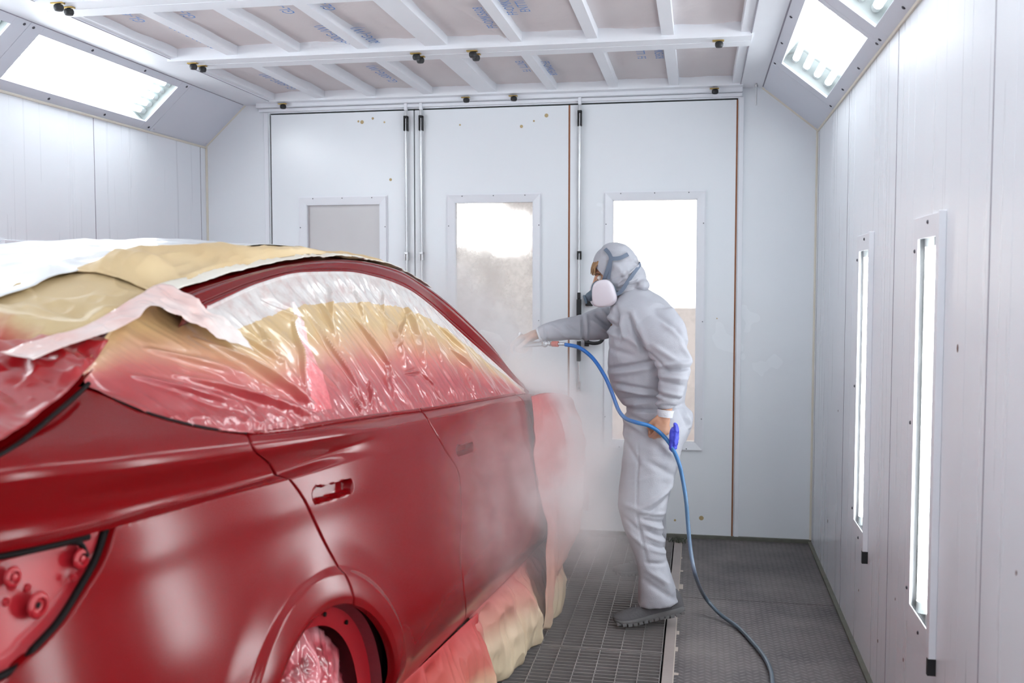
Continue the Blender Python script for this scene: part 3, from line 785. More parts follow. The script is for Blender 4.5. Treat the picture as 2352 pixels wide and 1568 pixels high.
# front fender
left = crv(sh(Agap, g), 120); rightc = crv([(5.3, .40), (5.3, .6), (5.3, zbl(5.3))], 120)
bot = np.vstack([crv([left[0], (4.36, .335)], 30, False)[:-1], crv(arcp(WC[1], RA+.004, 188, -8, 50), 150, False)[:-1], crv([(5.07, .34), (5.3, .40)], 22, False)]); bot = crv(bot, 200, False); bot[0] = left[0]
tf = np.linspace(left[-1][0], 5.3, 200); top = np.stack([tf, zbl(tf)], 1); top[0] = left[-1]; rightc[0] = bot[-1]; rightc[-1] = top[-1]
panel('front_fender', [coons(bot, top, left, rightc)], M_paint, car)
# rocker sill
sv, zz = np.meshgrid(np.linspace(2.42, 4.35, 160), np.linspace(.24, .329, 12))
mesh_obj('rocker_sill', W(sv, side_L(sv, zz, False)+.004, zz).reshape(-1, 3), gridf(160, 12).tolist(), M_paint, car)

# far side of the body: mirrored, one plain skin with wheel openings
def inner_shell(mirror, off, m, name, sr=(.86, 5.33)):
    ns, nz = 260, 70; s = np.linspace(*sr, ns); V = []
    for j in range(nz):
        z = .30+(zbl(s)-.30)*j/(nz-1); L = side_L(s, z)+off
        V.append(W(s, (2*LC-L) if mirror else L, z))
    V = np.array(V); F = gridf(ns, nz); ctr_s = s[(F[:, 0] % ns)]; ctr_z = (V.reshape(-1, 3)[F[:, 0], 2])
    keep = np.ones(len(F), bool)
    for c in WC: keep &= np.hypot(ctr_s-c[0], ctr_z-c[1]) > RA+.012
    return mesh_obj(name, V.reshape(-1, 3), F[keep].tolist(), m, car)
inner_shell(False, .07, M_inner, 'inner_body')
inner_shell(True, 0, M_paint, 'far_body_side')

# greenhouse and top surface
zrb = smoothf([1.5, 1.555, 1.7, 1.82, 1.95, 2.1, 2.25, 2.48, 2.75, 3.0, 3.2, 3.4, 3.62, 3.8, 3.95, 4.1, 4.2],
              [1.30, 1.312, 1.365, 1.402, 1.430, 1.463, 1.495, 1.525, 1.530, 1.512, 1.48, 1.42, 1.325, 1.235, 1.15, 1.06, 1.01], .02)
zrt = smoothf([.8, 1.0, 1.2, 1.43, 1.555, 1.75, 1.96, 2.17, 2.47, 2.7, 2.92, 3.2, 3.43, 3.62, 3.8, 4.0, 4.2, 4.4, 4.7, 5.0, 5.36],
              [1.196, 1.214, 1.232, 1.288, 1.322, 1.405, 1.465, 1.503, 1.545, 1.566, 1.573, 1.556, 1.512, 1.44, 1.35, 1.235, 1.06, .995, .945, .88, .766], .03)
Lrt = smoothf([.8, 1.0, 1.2, 1.43, 1.555, 1.75, 1.96, 2.2, 2.9, 3.3, 3.43, 3.6, 3.8, 4.0, 4.15, 4.4, 4.8, 5.1, 5.36],
              [1.70, 1.30, 1.20, 1.25, 1.29, 1.355, 1.39, 1.40, 1.40, 1.385, 1.38, 1.35, 1.31, 1.27, 1.22, 1.14, 1.15, 1.22, 1.72], .03)
Lrb = smoothf([1.5, 1.7, 1.95, 2.25, 2.9, 3.4, 3.7, 4.0, 4.2], [1.28, 1.315, 1.32, 1.335, 1.335, 1.32, 1.285, 1.21, 1.15], .03)
zce = smoothf([.8, .86, .95, 1.2, 1.5, 1.9, 2.4, 2.9, 3.4, 3.75, 4.1, 4.35, 4.6, 4.9, 5.15, 5.36],
              [1.10, 1.17, 1.215, 1.29, 1.41, 1.53, 1.606, 1.626, 1.60, 1.50, 1.33, 1.16, 1.10, 1.04, .95, .80], .05)
def top_pt(s, w):
    """w: 0 at the rail top edge, 1 on the centre line, 2 at the far rail"""
    s, w = np.broadcast_arrays(np.asarray(s, float), np.asarray(w, float))
    l0, z0, z1 = Lrt(s), zrt(s), np.maximum(zce(s), zrt(s)+.012); wm = np.where(w > 1, 2-w, w)
    z = z0+(z1-z0)*(1-(1-wm)**2.2); L = l0+(LC-l0)*wm; L = np.where(w > 1, 2*LC-L, L)
    return L, z
def gh_pt(s, t):
    """side window area: t 0 at the belt, 1 at the rail bottom"""
    zb_ = zbl(s); lb = side_L(s, zb_, False)+.006; z1, l1 = zrb(s), Lrb(s)
    z = zb_+(z1-zb_)*t; L = lb+(l1-lb)*(t**.9) - .02*np.sin(PI*t)*np.clip((z1-zb_)/.3, 0, 1)
    return L, z
ns = 300
s = np.linspace(.84, 5.34, ns)[None, :]; w = np.linspace(0, 2, 61)[:, None]; L, z = top_pt(s, w)
mesh_obj('roof_and_hood', W(s+0*w, L, z).reshape(-1, 3), gridf(ns, 61).tolist(), M_paint, car)
# side glass, both sides
s = np.linspace(2.0, 4.16, 160)[None, :]; t_ = np.linspace(0, 1, 24)[:, None]; L, z = gh_pt(s, t_)
M_glass = mat('dark window glass', (.02, .02, .025), .08)
mesh_obj('side_glass', W(s+0*t_, L+.012, z).reshape(-1, 3), gridf(160, 24).tolist(), M_glass, car)
mesh_obj('side_glass', W(s+0*t_, 2*LC-L-.0, z).reshape(-1, 3), gridf(160, 24)[:, ::-1].tolist(), M_glass, car)
# roof rail: red band between window and roof, with lip and groove
ns = 420; s = np.linspace(1.90, 4.18, ns)
prof = [(-.05, .018), (0, .0), (.03, -.010), (.10, -.013), (.16, -.005), (.20, -.004), (.26, -.011), (.55, -.017), (.72, -.014), (.745, -.002), (.78, -.002), (.80, -.013), (.95, -.008), (1.04, .010)]
pu = crv(prof, 60, False); V = []
for tt, off in pu:
    V.append(W(s, Lrb(s)+(Lrt(s)-Lrb(s))*tt**.85 if tt > 0 else Lrb(s)+0*s, zrb(s)+(zrt(s)-zrb(s))*tt) + (LV*off*.6+np.array([0, 0, -off*.8])))
for mir in (0, 1):
    P = np.array(V).reshape(-1, 3)
    if mir:
        l = P @ LV; P = P + LV*(2*(LC-l))[:, None]
    mesh_obj('roof_rail', P, gridf(ns, 60).tolist(), M_paint, car)
# bright belt moulding below the windows with its dark seam
s = np.linspace(1.86, 3.95, 260)
for s0, s1 in ((ctop[0]+.004, 2.898), (2.91, 3.93)):
    s = np.linspace(s0, s1, 200); z = zbl(s); L = side_L(s, z, False)
    mb = MB(); mb.tube(W(s, L+.006, z+.003), .0065, 10); mb.build('belt_moulding', M_paint, car, smooth=True, sharp=60)
mb = MB()
for s0, s1, dz, r in ((1.868, 2.90, -.0095, .0022),):
    pass
s = np.linspace(1.60, ctop[0], 80); mb.tube(W(s, side_L(s, zbl(s), False)+.003, zbl(s)+.001), .004, 8)
s = np.linspace(1.22, 1.545, 60); mb.tube(W(s, Lrt(s)-.012, zrt(s)-.004), .0045, 8)
mb.build('window_seal', M_sealc, car, smooth=True, sharp=60)

# rear fascia below and behind: bumper skin wrapping the back, with tail lamp recess
zz = np.linspace(.30, 1.16, 40)
ss_, zz_ = np.meshgrid(np.linspace(0, 1, 60), zz)
Sb = .80 + .0*ss_
a_ = ss_*2-1
Vb = W(.86-.05*(1-a_**2)-.02*np.sin((zz_-.3)/.86*PI), LC+a_*(LC-side_L(.86, zz_, False)), zz_)
mesh_obj('rear_fascia', Vb.reshape(-1, 3), gridf(60, 40).tolist(), M_paint, car)
# bumper corner below the tail lamp
left = np.stack([np.full(60, .86), np.linspace(.32, .93, 60)], 1)
right = crv([(.972, .45), (1.013, .62), (1.063, .80), (TL[0][0]-.006, TL[0][1]-.004)], 60); bot = crv([(.86, .32), (.972, .45)], 40, False); top = crv([(.86, TL[0][1]-.02), (1.0, TL[0][1]-.012), (TL[0][0]-.006, TL[0][1]-.004)], 40)
left[-1] = top[0]; left[0] = bot[0]; right[0] = bot[-1]; right[-1] = top[-1]
panel('rear_bumper', [coons(bot, top, left, right)], M_paint, car)
# tail lamp recess: sunken red pan, black seal around it, studs
def tl(s, z, d=0): return W(s, side_L(s, z, False)+d, z)
tp_ = (tip[0]-.006, tip[1]-.004)
edge_top = crv([(.87, float(zcr(.87))-.006), (1.1, float(zcr(1.1))-.006), (1.28, float(zcr(1.28))-.005), tp_], 60)
edge_low = crv([(.87, TL[0][1]-.02), (1.0, TL[0][1]-.012)]+TL+[tp_], 60)
v = np.linspace(0, 1, 30)[:, None]
sI = edge_low[None, :, 0]*(1-v)+edge_top[None, :, 0]*v; zI = edge_low[None, :, 1]*(1-v)+edge_top[None, :, 1]*v
side_flat = Lbase(sI)+low_q(zI)+.014
Vp = W(sI, side_flat + .018*np.clip(np.minimum(v, 1-v)*10, 0, 1)*sstep(tip[0]-.01, tip[0]-.08, sI), zI)
tail = mesh_obj('tail_lamp_recess', Vp.reshape(-1, 3), gridf(60, 30).tolist(), M_recess, car, True)
def edgeW(e, d): return W(e[:, 0], Lbase(e[:, 0])+low_q(e[:, 1])+d, e[:, 1])
mb = MB(); mb.tube(edgeW(edge_low, .010), .0075, 10); et = edge_top[edge_top[:, 0] < tip[0]-.04]; mb.tube(edgeW(et, .010)-np.array([0, 0, .004]), .0065, 10)
cc = crv([(tip[0]-.085, tip[1]-.006), (tip[0]-.06, tip[1]-.016), (tip[0]-.05, tip[1]-.040)], 16); mb.tube(edgeW(cc, .012), .005, 8)
mb.build('recess_seal', M_sealc, car, smooth=True, sharp=60)
def stud(px, py, r, dark):
    rr = ray(px, py); L = 1.14
    for _ in range(40):
        tt = L/(rr @ LV); p = EY+rr*tt; L = .5*L+.5*float(Lbase(p @ SV)+low_q(p[2])+.014)
    nrm = -LV
    mb = MB(); mb.lathe([(r*1.25, 0), (r*1.25, .002), (r, .006), (r*.72, .006), (r*.66, .001), (r*.45, .0), (r*.42, .007 if not dark else -.002), (.001, .009 if not dark else -.003)], p, nrm, 20)
    o = mb.build('recess_stud', M_recess, tail, smooth=True, sharp=60)
    if dark:
        mb = MB(); mb.lathe([(r*.3, .002), (.0005, .0022)], p, nrm, 14); mb.build('stud_hole', M_sealc, tail)
for (px, py, r, dk) in [(184, 1283, .014, 0), (27, 1325, .014, 0), (86, 1389, .018, 1), (166, 1326, .005, 0), (60, 1350, .006, 0), (12, 1382, .006, 0)]: stud(px, py, r, dk)

# handle pockets: bracket inside
for (hs, hz, sc) in HANDLES:
    mb = MB(); Lh = float(side_L(hs, hz, False))
    R3 = np.stack([SV, LV, np.array([0, 0, 1.])], 1)
    mb.ell(W(hs-.060*sc, Lh+.026, hz+.006*sc), (.014*sc, .010, .009*sc), 14, 8, R3)
    mb.obox(W(hs-.03*sc, Lh+.012, hz-.010*sc), SV*.085*sc+np.array([0, 0, -.012*sc]), LV*.012, np.array([0, 0, .014*sc]))
    mb.build('handle_bracket', M_recess, rear_door if hs < 2.5 else front_door, bevel=.003)

# wheel arch liners and wheels
M_liner = noisy('overspray stained liner', (.10, .008, .012), (.20, .012, .02), 30, .6, .4, 40)
M_tyre = mat('tyre rubber', (.02, .02, .02), .7); M_rim = mat('alloy rim', (.5, .5, .52), .3, 1)
for (cs_, cz_) in WC:
    for mir in (0, 1):
        A_, D_ = np.meshgrid(np.radians(np.linspace(-12, 192, 60)), np.linspace(0, 1, 14))
        rad = RA+.006-.0*D_ - .012*sstep(.0, .08, D_); Lw = 1.075+.33*D_
        P = W(cs_+rad*np.cos(A_), (2*LC-Lw) if mir else Lw, cz_+rad*np.sin(A_))
        mesh_obj('wheel_arch_liner', P.reshape(-1, 3), gridf(60, 14).tolist(), M_liner, car)
        if not mir and cs_ < 3:      # inner flange ring with clip holes
            R_, A2 = np.meshgrid(np.linspace(.300, RA-.004, 8), np.radians(np.linspace(-12, 192, 90)))
            mesh_obj('arch_flange', W(cs_+R_*np.cos(A2), 1.100+(RA-R_)*.35, cz_+R_*np.sin(A2)).reshape(-1, 3), gridf(8, 90).tolist(), M_recess, car)
            mb = MB()
            for a in (150, 128, 100, 75, 52): mb.lathe([(.006, 0), (.006, -.004), (.001, -.005)], W(cs_+.328*math.cos(math.radians(a)), 1.105, cz_+.328*math.sin(math.radians(a))), LV, 10)
            mb.build('clip_holes', M_sealc, car)
        c = W(cs_, (2*LC-1.30) if mir else 1.30, cz_-.06); o_ = empty('w', (0, 0, 0)); bpy.data.objects.remove(o_)
        sg = 1 if mir else -1
        mb = MB(); mb.lathe([(.20, -.11), (.31, -.115), (.322, -.08), (.325, 0), (.322, .08), (.31, .115), (.20, .11), (.20, -.11)], c, LV, 40)
        wh = mb.build('wheel', M_tyre, car, smooth=True, sharp=50)
        mb = MB(); mb.lathe([(.205, -.10), (.205, .10), (.19, .10), (.18, .0), (.05, .0), (.04, .05), (.001, .05)], c, LV*(-sg)*-1, 40)
        for k in range(5):
            a = 2*PI*k/5; d = SV*math.cos(a)+np.array([0, 0, 1])*math.sin(a); q = np.cross(LV, d)
            mb.obox(c+d*.04-q*.022+LV*sg*.06, d*.155, q*.044, LV*sg*.02)
        mb.build('rim', M_rim, wh)
# underbody so nothing is seen through the car
mb = MB(); mb.obox(W(1.0, LC-.78, .24), SV*4.2, LV*1.56, (0, 0, .06)); mb.build('underbody', M_inner, car)
# ------------------------------------------------------------------ masking film and paper on the car
def solve_surf(px, py, f, s0=1.0, s1=5.0):
    """intersect pixel ray with surface L=f(s,z) (height field over s,z)"""
    r = ray(px, py); L = 1.25
    for _ in range(60):
        tt = L/(r @ LV); p = EY+r*tt; L = .6*L+.4*float(f(p @ SV, p[2]))
    return p @ SV, p[2]
def gh_L(s, z):
    s = min(max(s, 1.58), 4.1); t = (z-float(zbl(s)))/(float(zrb(s))-float(zbl(s))); return gh_pt(np.array(s), np.array(min(max(t, 0), 1)))[0]
def seg_d(s, z, a, b):
    a, b = np.array(a), np.array(b); d = b-a; q = ((s-a[0])*d[0]+(z-a[1])*d[1])/(d@d); t = np.clip(q, 0, 1)
    dx = s-(a[0]+t*d[0]); dz = z-(a[1]+t*d[1]); sg = dx*d[1]-dz*d[0]
    return np.hypot(dx, dz), t, np.sign(sg)
FOLDS = [((713,659),(776,795),.010,.012),((747,648),(762,733),.010,.010),((805,648),(842,744),.009,.010),((873,662),(880,720),.007,.008),
 ((784,703),(907,866),.015,.016),((692,710),(842,941),.014,.015),((859,696),(931,832),.020,.016),((910,676),(978,839),.020,.018),((951,706),(1012,832),.012,.012),
 ((468,778),(727,934),.022,.018),((400,859),(740,961),.020,.014),((529,757),(655,839),.016,.012),((570,730),(645,832),.014,.012),((340,800),(560,860),.018,.012),((300,860),(560,935),.018,.010),
 ((965,852),(998,885),.008,.010),((930,855),(965,852),.008,.010),((978,866),(1019,927),.008,.010),((798,900),(835,958),.008,.012),((1030,800),(1085,850),.014,.014),((1000,740),(1070,810),.012,.010),
 ((668,722),(700,900),.010,.010),((880,820),(905,920),.010,.010),((845,870),(850,940),.010,.009),((1060,840),(1090,905),.008,.009),((600,690),(700,745),.012,.006),((930,720),(905,800),.012,.008)]
FS = []
for (a, b, w, h) in FOLDS: FS.append((solve_surf(*a, gh_L), solve_surf(*b, gh_L), w, h))
def fold_disp(s, z):
    d = 0*s
    for a, b, w, h in FS:
        r, t, sg = seg_d(s, z, a, b); env = np.sin(PI*np.clip(t*.94+.03, 0, 1))**.9
        ww = w*(.40+.8*t)*.62; x = r/ww
        d = d + h*1.3*env*np.where(sg > 0, np.exp(-x**2*1.2), np.exp(-(x*1.6)**2*1.2)) - .35*h*env*np.exp(-((r-ww*1.9)/ww)**2)
    return d
ns, nt = 720, 300
s = np.linspace(1.565, 4.14, ns)[None, :]; t_ = np.linspace(-.0, 1.03, nt)[:, None]
S2 = s+0*t_; L, z = gh_pt(S2, np.clip(t_, 0, 1)+0*s); z = z+np.where(t_ > 1, (t_-1)*.25, 0)
ext = sstep(2.01, 1.94, S2)*sstep(.35, 1.0, t_); L = L+ext*(Lrt(S2)-Lrb(S2)+.012); z = z+ext*(zrt(S2)-zrb(S2)+.012)
dsp = fold_disp(S2, z)
Pn = np.stack([S2*9, z*9, 0*z], -1)
edge_ = sstep(0, .10, t_)*sstep(1.03, .86, t_)
crk = ridged(np.stack([S2*34+z*9, z*7, 0*z], -1), 2)
bottom = np.exp(-((t_-.07)/.08)**2)
topb = np.exp(-((t_-.93)/.06)**2)
dsp = dsp*(.15+.85*edge_) + .0036*(ridged(np.stack([(S2+.85*z)*13, z*1.6, 0*z], -1), 3)-.7)*edge_ + .004*fbm(Pn, 3)*edge_ + .0035*np.clip(crk, 0, 2)*bottom + .0022*np.clip(ridged(np.stack([S2*20, z*6, 0*z], -1), 2), 0, 2)*topb
dsp = dsp + .006*ridged(np.stack([S2*14+5, z*14, 0*z], -1), 3)*np.exp(-((S2-1.95)/.16)**2)*np.exp(-((t_-.10)/.12)**2)
dsp = dsp + .004*ridged(np.stack([S2*12+5, z*12, 0*z+4], -1), 3)*sstep(2.6, 1.6, S2)*sstep(.35, .05, t_)
P = W(S2, L-.004-dsp, z+dsp*.35)
fm = bpy.data.materials.new('masking film over paper'); fm.use_nodes = True
t = NT(fm); b_ = bsdf(fm)
at = t.new('ShaderNodeAttribute'); at.attribute_name = 'gh'; sx = t.new('ShaderNodeSeparateXYZ'); t.l.new(at.outputs['Vector'], sx.inputs[0])
S_, T_ = sx.outputs[0], sx.outputs[1]
n1 = t.noise(t.pos(), 3.5, 4, .6); n2 = t.noise(t.pos(), 26, 4, .6)
mrs = t.new('ShaderNodeMapRange'); t.l.new(S_, mrs.inputs[0]); mrs.inputs[1].default_value = 1.6; mrs.inputs[2].default_value = 2.05; mrs.inputs[3].default_value = -.42; mrs.inputs[4].default_value = 0
hgt = t.math('ADD', t.math('ADD', T_, mrs.outputs[0]), t.math('MULTIPLY_ADD', n1, .30, -.15))
paper = t.ramp(hgt, [(.0, (.29, .016, .020)), (.22, (.33, .026, .030)), (.36, (.44, .10, .08)), (.50, (.54, .28, .16)), (.66, (.54, .36, .17)), (1, (.58, .41, .21))])
# white tape and clear film band under the rail
wob = t.math('MULTIPLY_ADD', n2, .05, -.025)
band = t.math('GREATER_THAN', t.math('ADD', T_, wob), t.math('MULTIPLY_ADD', t.math('LESS_THAN', S_, 1.99), 2.0, .80))
bandc = t.ramp(n2, [(.3, (.54, .40, .39)), (.5, (.62, .57, .56)), (.7, (.68, .66, .66))])
col = t.mix(t.math('MULTIPLY', band, .92), paper, bandc)
# paint-splashed tape over the pillar between the doors
px0, px1 = solve_surf(680, 730, gh_L), solve_surf(735, 930, gh_L)
zz_ = t.n.new('ShaderNodeSeparateXYZ'); t.l.new(t.pos(), zz_.inputs[0])
cs0 = t.math('MULTIPLY_ADD', t.math('SUBTRACT', zz_.outputs[2], px1[1]), (px0[0]-px1[0])/(px0[1]-px1[1]), px1[0])
pil = t.math('LESS_THAN', t.math('ABSOLUTE', t.math('SUBTRACT', S_, cs0)), t.math('MULTIPLY_ADD', t.math('SUBTRACT', px0[1], zz_.outputs[2]), .16, .014))
pilm = t.math('MULTIPLY', pil, t.math('MULTIPLY', t.math('LESS_THAN', T_, .84), t.math('GREATER_THAN', T_, .1)))
pc = t.ramp(t.math('ADD', t.math('MULTIPLY', T_, .8), t.math('MULTIPLY', t.noise(t.pos(), 45, 4, .7), .5)), [(.30, (.50, .04, .05)), (.55, (.70, .16, .17)), (.75, (.82, .50, .48)), (.9, (.90, .78, .76))])
col = t.mix(pilm, col, pc)
# tape round the lower front, pinkish
t.l.new(col, b_.inputs['Base Color'])
b_.inputs['Roughness'].default_value = .38; b_.inputs['Coat Weight'].default_value = 1; b_.inputs['Coat Roughness'].default_value = .12
b_.inputs['Specular IOR Level'].default_value = .5
def with_attr(o, name, A):
    a = o.data.attributes.new(name, 'FLOAT_VECTOR', 'POINT'); a.data.foreach_set('vector', np.asarray(A, np.float32).reshape(-1)); return o
film = mesh_obj('masking_film', P.reshape(-1, 3), gridf(ns, nt).tolist(), fm)
with_attr(film, 'gh', np.stack([S2, t_+0*S2, 0*S2], -1).reshape(-1, 3))
md = film.modifiers.new('thickness', 'SOLIDIFY'); md.thickness = .0012; md.offset = -1
tag(film, 'wrinkled masking film over brown paper covering the side windows, red with overspray below', 'masking film')

# generic cover draped on the top surface between two pixel-free parameter curves
def cover(name, sa, sb, wa, wb, ns, nw, m, off, amp, frq, label, cat, seed=0, extra=None, jag=0.0, parent=None):
    """wa(s), wb(s): inner/outer w limits"""
    s = np.linspace(sa, sb, ns); u = np.linspace(0, 1, nw)[:, None]
    A = wa(s)+jag*fbm(np.stack([s*14, s*0+seed, s*0], -1), 3); B = wb(s)+jag*fbm(np.stack([s*11, s*0+seed+3, s*0], -1), 3)
    w_ = A+(B-A)*u; S = s+0*u; L, z = top_pt(S, w_)
    P = W(S, L, z); d = amp*(ridged(np.stack([S*frq[0]+seed, w_*frq[1], 0*S], -1), 3)-.6)
    if extra is not None: d = d+extra(S, w_)
    ed = sstep(0, .05, u)*sstep(1, .95, u)*sstep(0, .02, (s-sa)/(sb-sa))*sstep(1, .98, (s-sa)/(sb-sa))
    P[..., 2] += off+np.maximum(d*(.25+.75*ed), -off*.7)
    o = mesh_obj(name, P.reshape(-1, 3), gridf(ns, nw).tolist(), m, parent)
    md = o.modifiers.new('thickness', 'SOLIDIFY'); md.thickness = .0012; md.offset = 1
    with_attr(o, 'gh', np.stack([S, w_, 0*S], -1).reshape(-1, 3))
    return tag(o, label, cat) if label else o
def ff(xs, ys): 
    f = pchip(xs, ys); return lambda q: f(q)
M_paper = mat('brown masking paper', (.62, .46, .26), .62); t = NT(M_paper); b_ = bsdf(M_paper)
t.l.new(t.ramp(t.noise(t.pos(), 3, 4), [(.3, (.62, .43, .22)), (.6, (.72, .55, .32)), (.8, (.78, .63, .42))]), b_.inputs['Base Color'])
t.l.new(t.bump(t.noise(t.pos(), 30, 4), .2, .004), b_.inputs['Normal'])
M_white = mat('white plastic sheet', (.86, .88, .90), .35); b_ = bsdf(M_white); b_.inputs['Coat Weight'].default_value = .5
M_tape = noisy('cream masking tape', (.84, .78, .66), (.90, .87, .80), 14, .5, .3, 40)
def redwash(name, c0, c1, s0, s1, rough=.35, off=0, coat=.3):
    """paper or film that fades to overspray red towards the lower rear corner"""
    m = mat(name, c0, rough); t = NT(m); b = bsdf(m); a = t.new('ShaderNodeAttribute'); a.attribute_name = 'gh'
    x = t.new('ShaderNodeSeparateXYZ'); t.l.new(a.outputs['Vector'], x.inputs[0])
    n = t.noise(t.pos(), 5, 4, .65)
    k = t.math('ADD', t.math('MULTIPLY', x.outputs[0], s0), t.math('MULTIPLY', x.outputs[1], s1)); k = t.math('ADD', k, t.math('MULTIPLY_ADD', n, .6, -.3+off))
    t.l.new(t.ramp(k, [(.30, c1), (.48, tuple(.5*(a_+b__) for a_, b__ in zip(c0, c1))), (.62, c0)]), b.inputs['Base Color'])
    b.inputs['Coat Weight'].default_value = coat; b.inputs['Coat Roughness'].default_value = .2
    return m
def big(S, w_):
    r = 0
    for (s0, w0, s1, w1, wd, h) in [(2.5, .10, 1.9, .42, .06, .035), (2.9, .07, 2.2, .22, .05, .02), (2.2, .25, 1.75, .25, .07, .03), (2.1, .10, 1.95, .30, .05, .03), (2.7, .35, 2.3, .45, .06, .02)]:
        d, tt, sg = seg_d(S, w_*.6, (s0, w0*.6), (s1, w1*.6)); r = r+h*np.exp(-(d/wd)**2)*np.sin(PI*np.clip(tt, .05, .95))
    return r
cover('masking_paper', 1.95, 3.52, ff([1.9, 2.2, 2.9, 3.5], [.03, .05, .05, .06]), ff([1.9, 2.2, 2.46, 2.8, 3.5], [.45, .41, .38, .42, .5]), 260, 90, M_paper, .012, .014, (3, 4),
      'brown masking paper taped along the near side of the roof', 'masking paper', 2, big, .01)
cover('plastic_sheet', 1.25, 3.6, ff([1.2, 1.6, 1.9, 2.2, 2.46, 2.8, 3.6], [.6, .44, .42, .38, .35, .37, .44]), ff([1.2, 3.6], [1.97, 1.97]), 280, 110, M_white, .017, .006, (5, 3),
      'white plastic sheet over the roof and rear window', 'plastic sheet', 11, None, .02)
cover('masking_paper', 1.48, 1.97, ff([1.48, 1.56, 1.62, 1.69, 1.97], [.24, .22, .13, .06, .02]), ff([1.4, 2.05], [.49, .47]), 150, 110, redwash('brown paper with overspray', (.62, .46, .25), (.40, .02, .02), 3.0, 0, .55, -4.3, .1), .014, .020, (4, 3),
      'crumpled brown masking paper over the rear window, below the roof paper', 'masking paper', 5, None, .01)
cover('masking_film', .90, 1.67, ff([.9, 1.67], [-.005, -.005]), ff([.9, 1.3, 1.45, 1.52, 1.6, 1.67], [1.2, 1.1, .5, .31, .18, .07]), 200, 130, redwash('film heavy with overspray', (.78, .42, .36), (.33, .006, .010), 1.2, 1.2, .3, -1.75, .6), .016, .014, (9, 6),
      'crumpled masking film over the tailgate, deep red with overspray', 'masking film', 8)
# tape along the red roof rail
cover('masking_tape', 1.97, 3.55, ff([1.9, 3.6], [.00, .005]), ff([1.9, 2.4, 3.0, 3.6], [.075, .065, .06, .07]), 260, 8, M_tape, .016, .004, (20, 3), 'cream masking tape along the top of the red roof rail', 'masking tape', 4, None, .008)
# translucent film strip coming off the rear pillar down to the tailgate corner
M_veil = mat('milky film', (.86, .76, .72), .35, 0, .5, **{'Coat Weight': .6}); t = NT(M_veil); b_ = bsdf(M_veil)
t.l.new(t.ramp(t.noise(t.pos(), 6, 3), [(.35, (.80, .52, .47)), (.6, (.86, .76, .72))]), b_.inputs['Base Color'])
def ribbon(name, pts, m, label, cat, n=120, nw=26, amp=.006):
    """pts: rows of (s, L, z) for two edges"""
    a = crv([p[0] for p in pts], n); c = crv([p[1] for p in pts], n); u = np.linspace(0, 1, nw)[:, None, None]
    Q = a[None]*(1-u)+c[None]*u; P = W(Q[..., 0], Q[..., 1], Q[..., 2])
    dd = amp*ridged(np.stack([Q[..., 0]*16, Q[..., 1]*16, Q[..., 2]*16], -1), 3)
    P = P - LV*dd[..., None]; P[..., 2] += dd*.6
    o = mesh_obj(name, P.reshape(-1, 3), gridf(n, nw).tolist(), m); md = o.modifiers.new('thickness', 'SOLIDIFY'); md.thickness = .001
    return tag(o, label, cat)
def T3(s, w): l, z = top_pt(np.array(s), np.array(w)); return (s, float(l)-.012, float(z)+.031)
def G3(s, t): l, z = gh_pt(np.array(s), np.array(t)); return (s, float(l)-.022, float(z)+.012)
ribbon('masking_film', [(G3(2.00, .86), G3(2.02, .60)), (T3(1.955, .02), G3(1.95, .74)), (T3(1.84, .045), T3(1.82, -.05)), (T3(1.75, .055), T3(1.74, -.03)), (T3(1.655, .095), T3(1.66, .02)), (T3(1.57, .17), T3(1.58, .09)), (T3(1.47, .22), T3(1.49, .13))], M_veil,
       'milky translucent film strip trailing from the rear pillar towards the tailgate', 'masking film')
# crumpled film over the rear wheel
R_, A_ = np.meshgrid(np.linspace(0.001, .318, 70), np.linspace(0, 2*PI, 220))
x = R_*np.cos(A_); y = R_*np.sin(A_); q = np.stack([x*9, y*9, 0*x], -1)
dd = .05*(1-(R_/.318)**2) + .022*ridged(q+3, 4)*sstep(.33, .2, R_)*.8 + .010*ridged(np.stack([A_*7, R_*4, 0*x], -1), 2)
wf = mat('film over wheel', (.45, .03, .04), .3, 0, .5, **{'Coat Weight': .8}); t = NT(wf)
t.l.new(t.ramp(t.noise(t.pos(), 7, 4, .6), [(.38, (.20, .01, .015)), (.5, (.50, .08, .10)), (.62, (.66, .25, .27))]), bsdf(wf).inputs['Base Color'])
o = mesh_obj('wheel_masking_film', W(WC[0][0]+x, 1.168-dd, WC[0][1]-.02+y).reshape(-1, 3), gridf(70, 220).tolist(), wf)
md = o.modifiers.new('thickness', 'SOLIDIFY'); md.thickness = .001
tag(o, 'crumpled red stained film stuffed over the rear wheel in its arch', 'masking film')
# paper skirts below the sill and over the front fender
def skirt(name, path_top, path_bot, m, label, n=200, nz=70, bulge=.05, amp=.03, seed=0, fr=7):
    a = crv(path_top, n); c = crv(path_bot, n); u = np.linspace(0, 1, nz)[:, None, None]
    Q = a[None]*(1-u)+c[None]*u; s, L, z = Q[..., 0], Q[..., 1], Q[..., 2]; uu = u[..., 0]
    d = bulge*np.sin(PI*uu)**.8*(.35+.65*sstep(0, .25, (s-s.min())/(s.max()-s.min()))) + amp*(ridged(np.stack([s*fr+seed, z*2.2, L*2], -1), 3)-.6)*sstep(0, .15, uu) + .4*amp*fbm(np.stack([s*3+seed, z*6, L], -1), 3)*sstep(0, .2, uu)
    P = W(s, L-d, np.maximum(z, .004))
    o = mesh_obj(name, P.reshape(-1, 3), gridf(n, nz).tolist(), m); md = o.modifiers.new('thickness', 'SOLIDIFY'); md.thickness = .0012
    a_ = np.stack([s, uu+0*s, 0*s], -1); with_attr(o, 'gh', a_.reshape(-1, 3))
    return tag(o, label, 'masking paper')
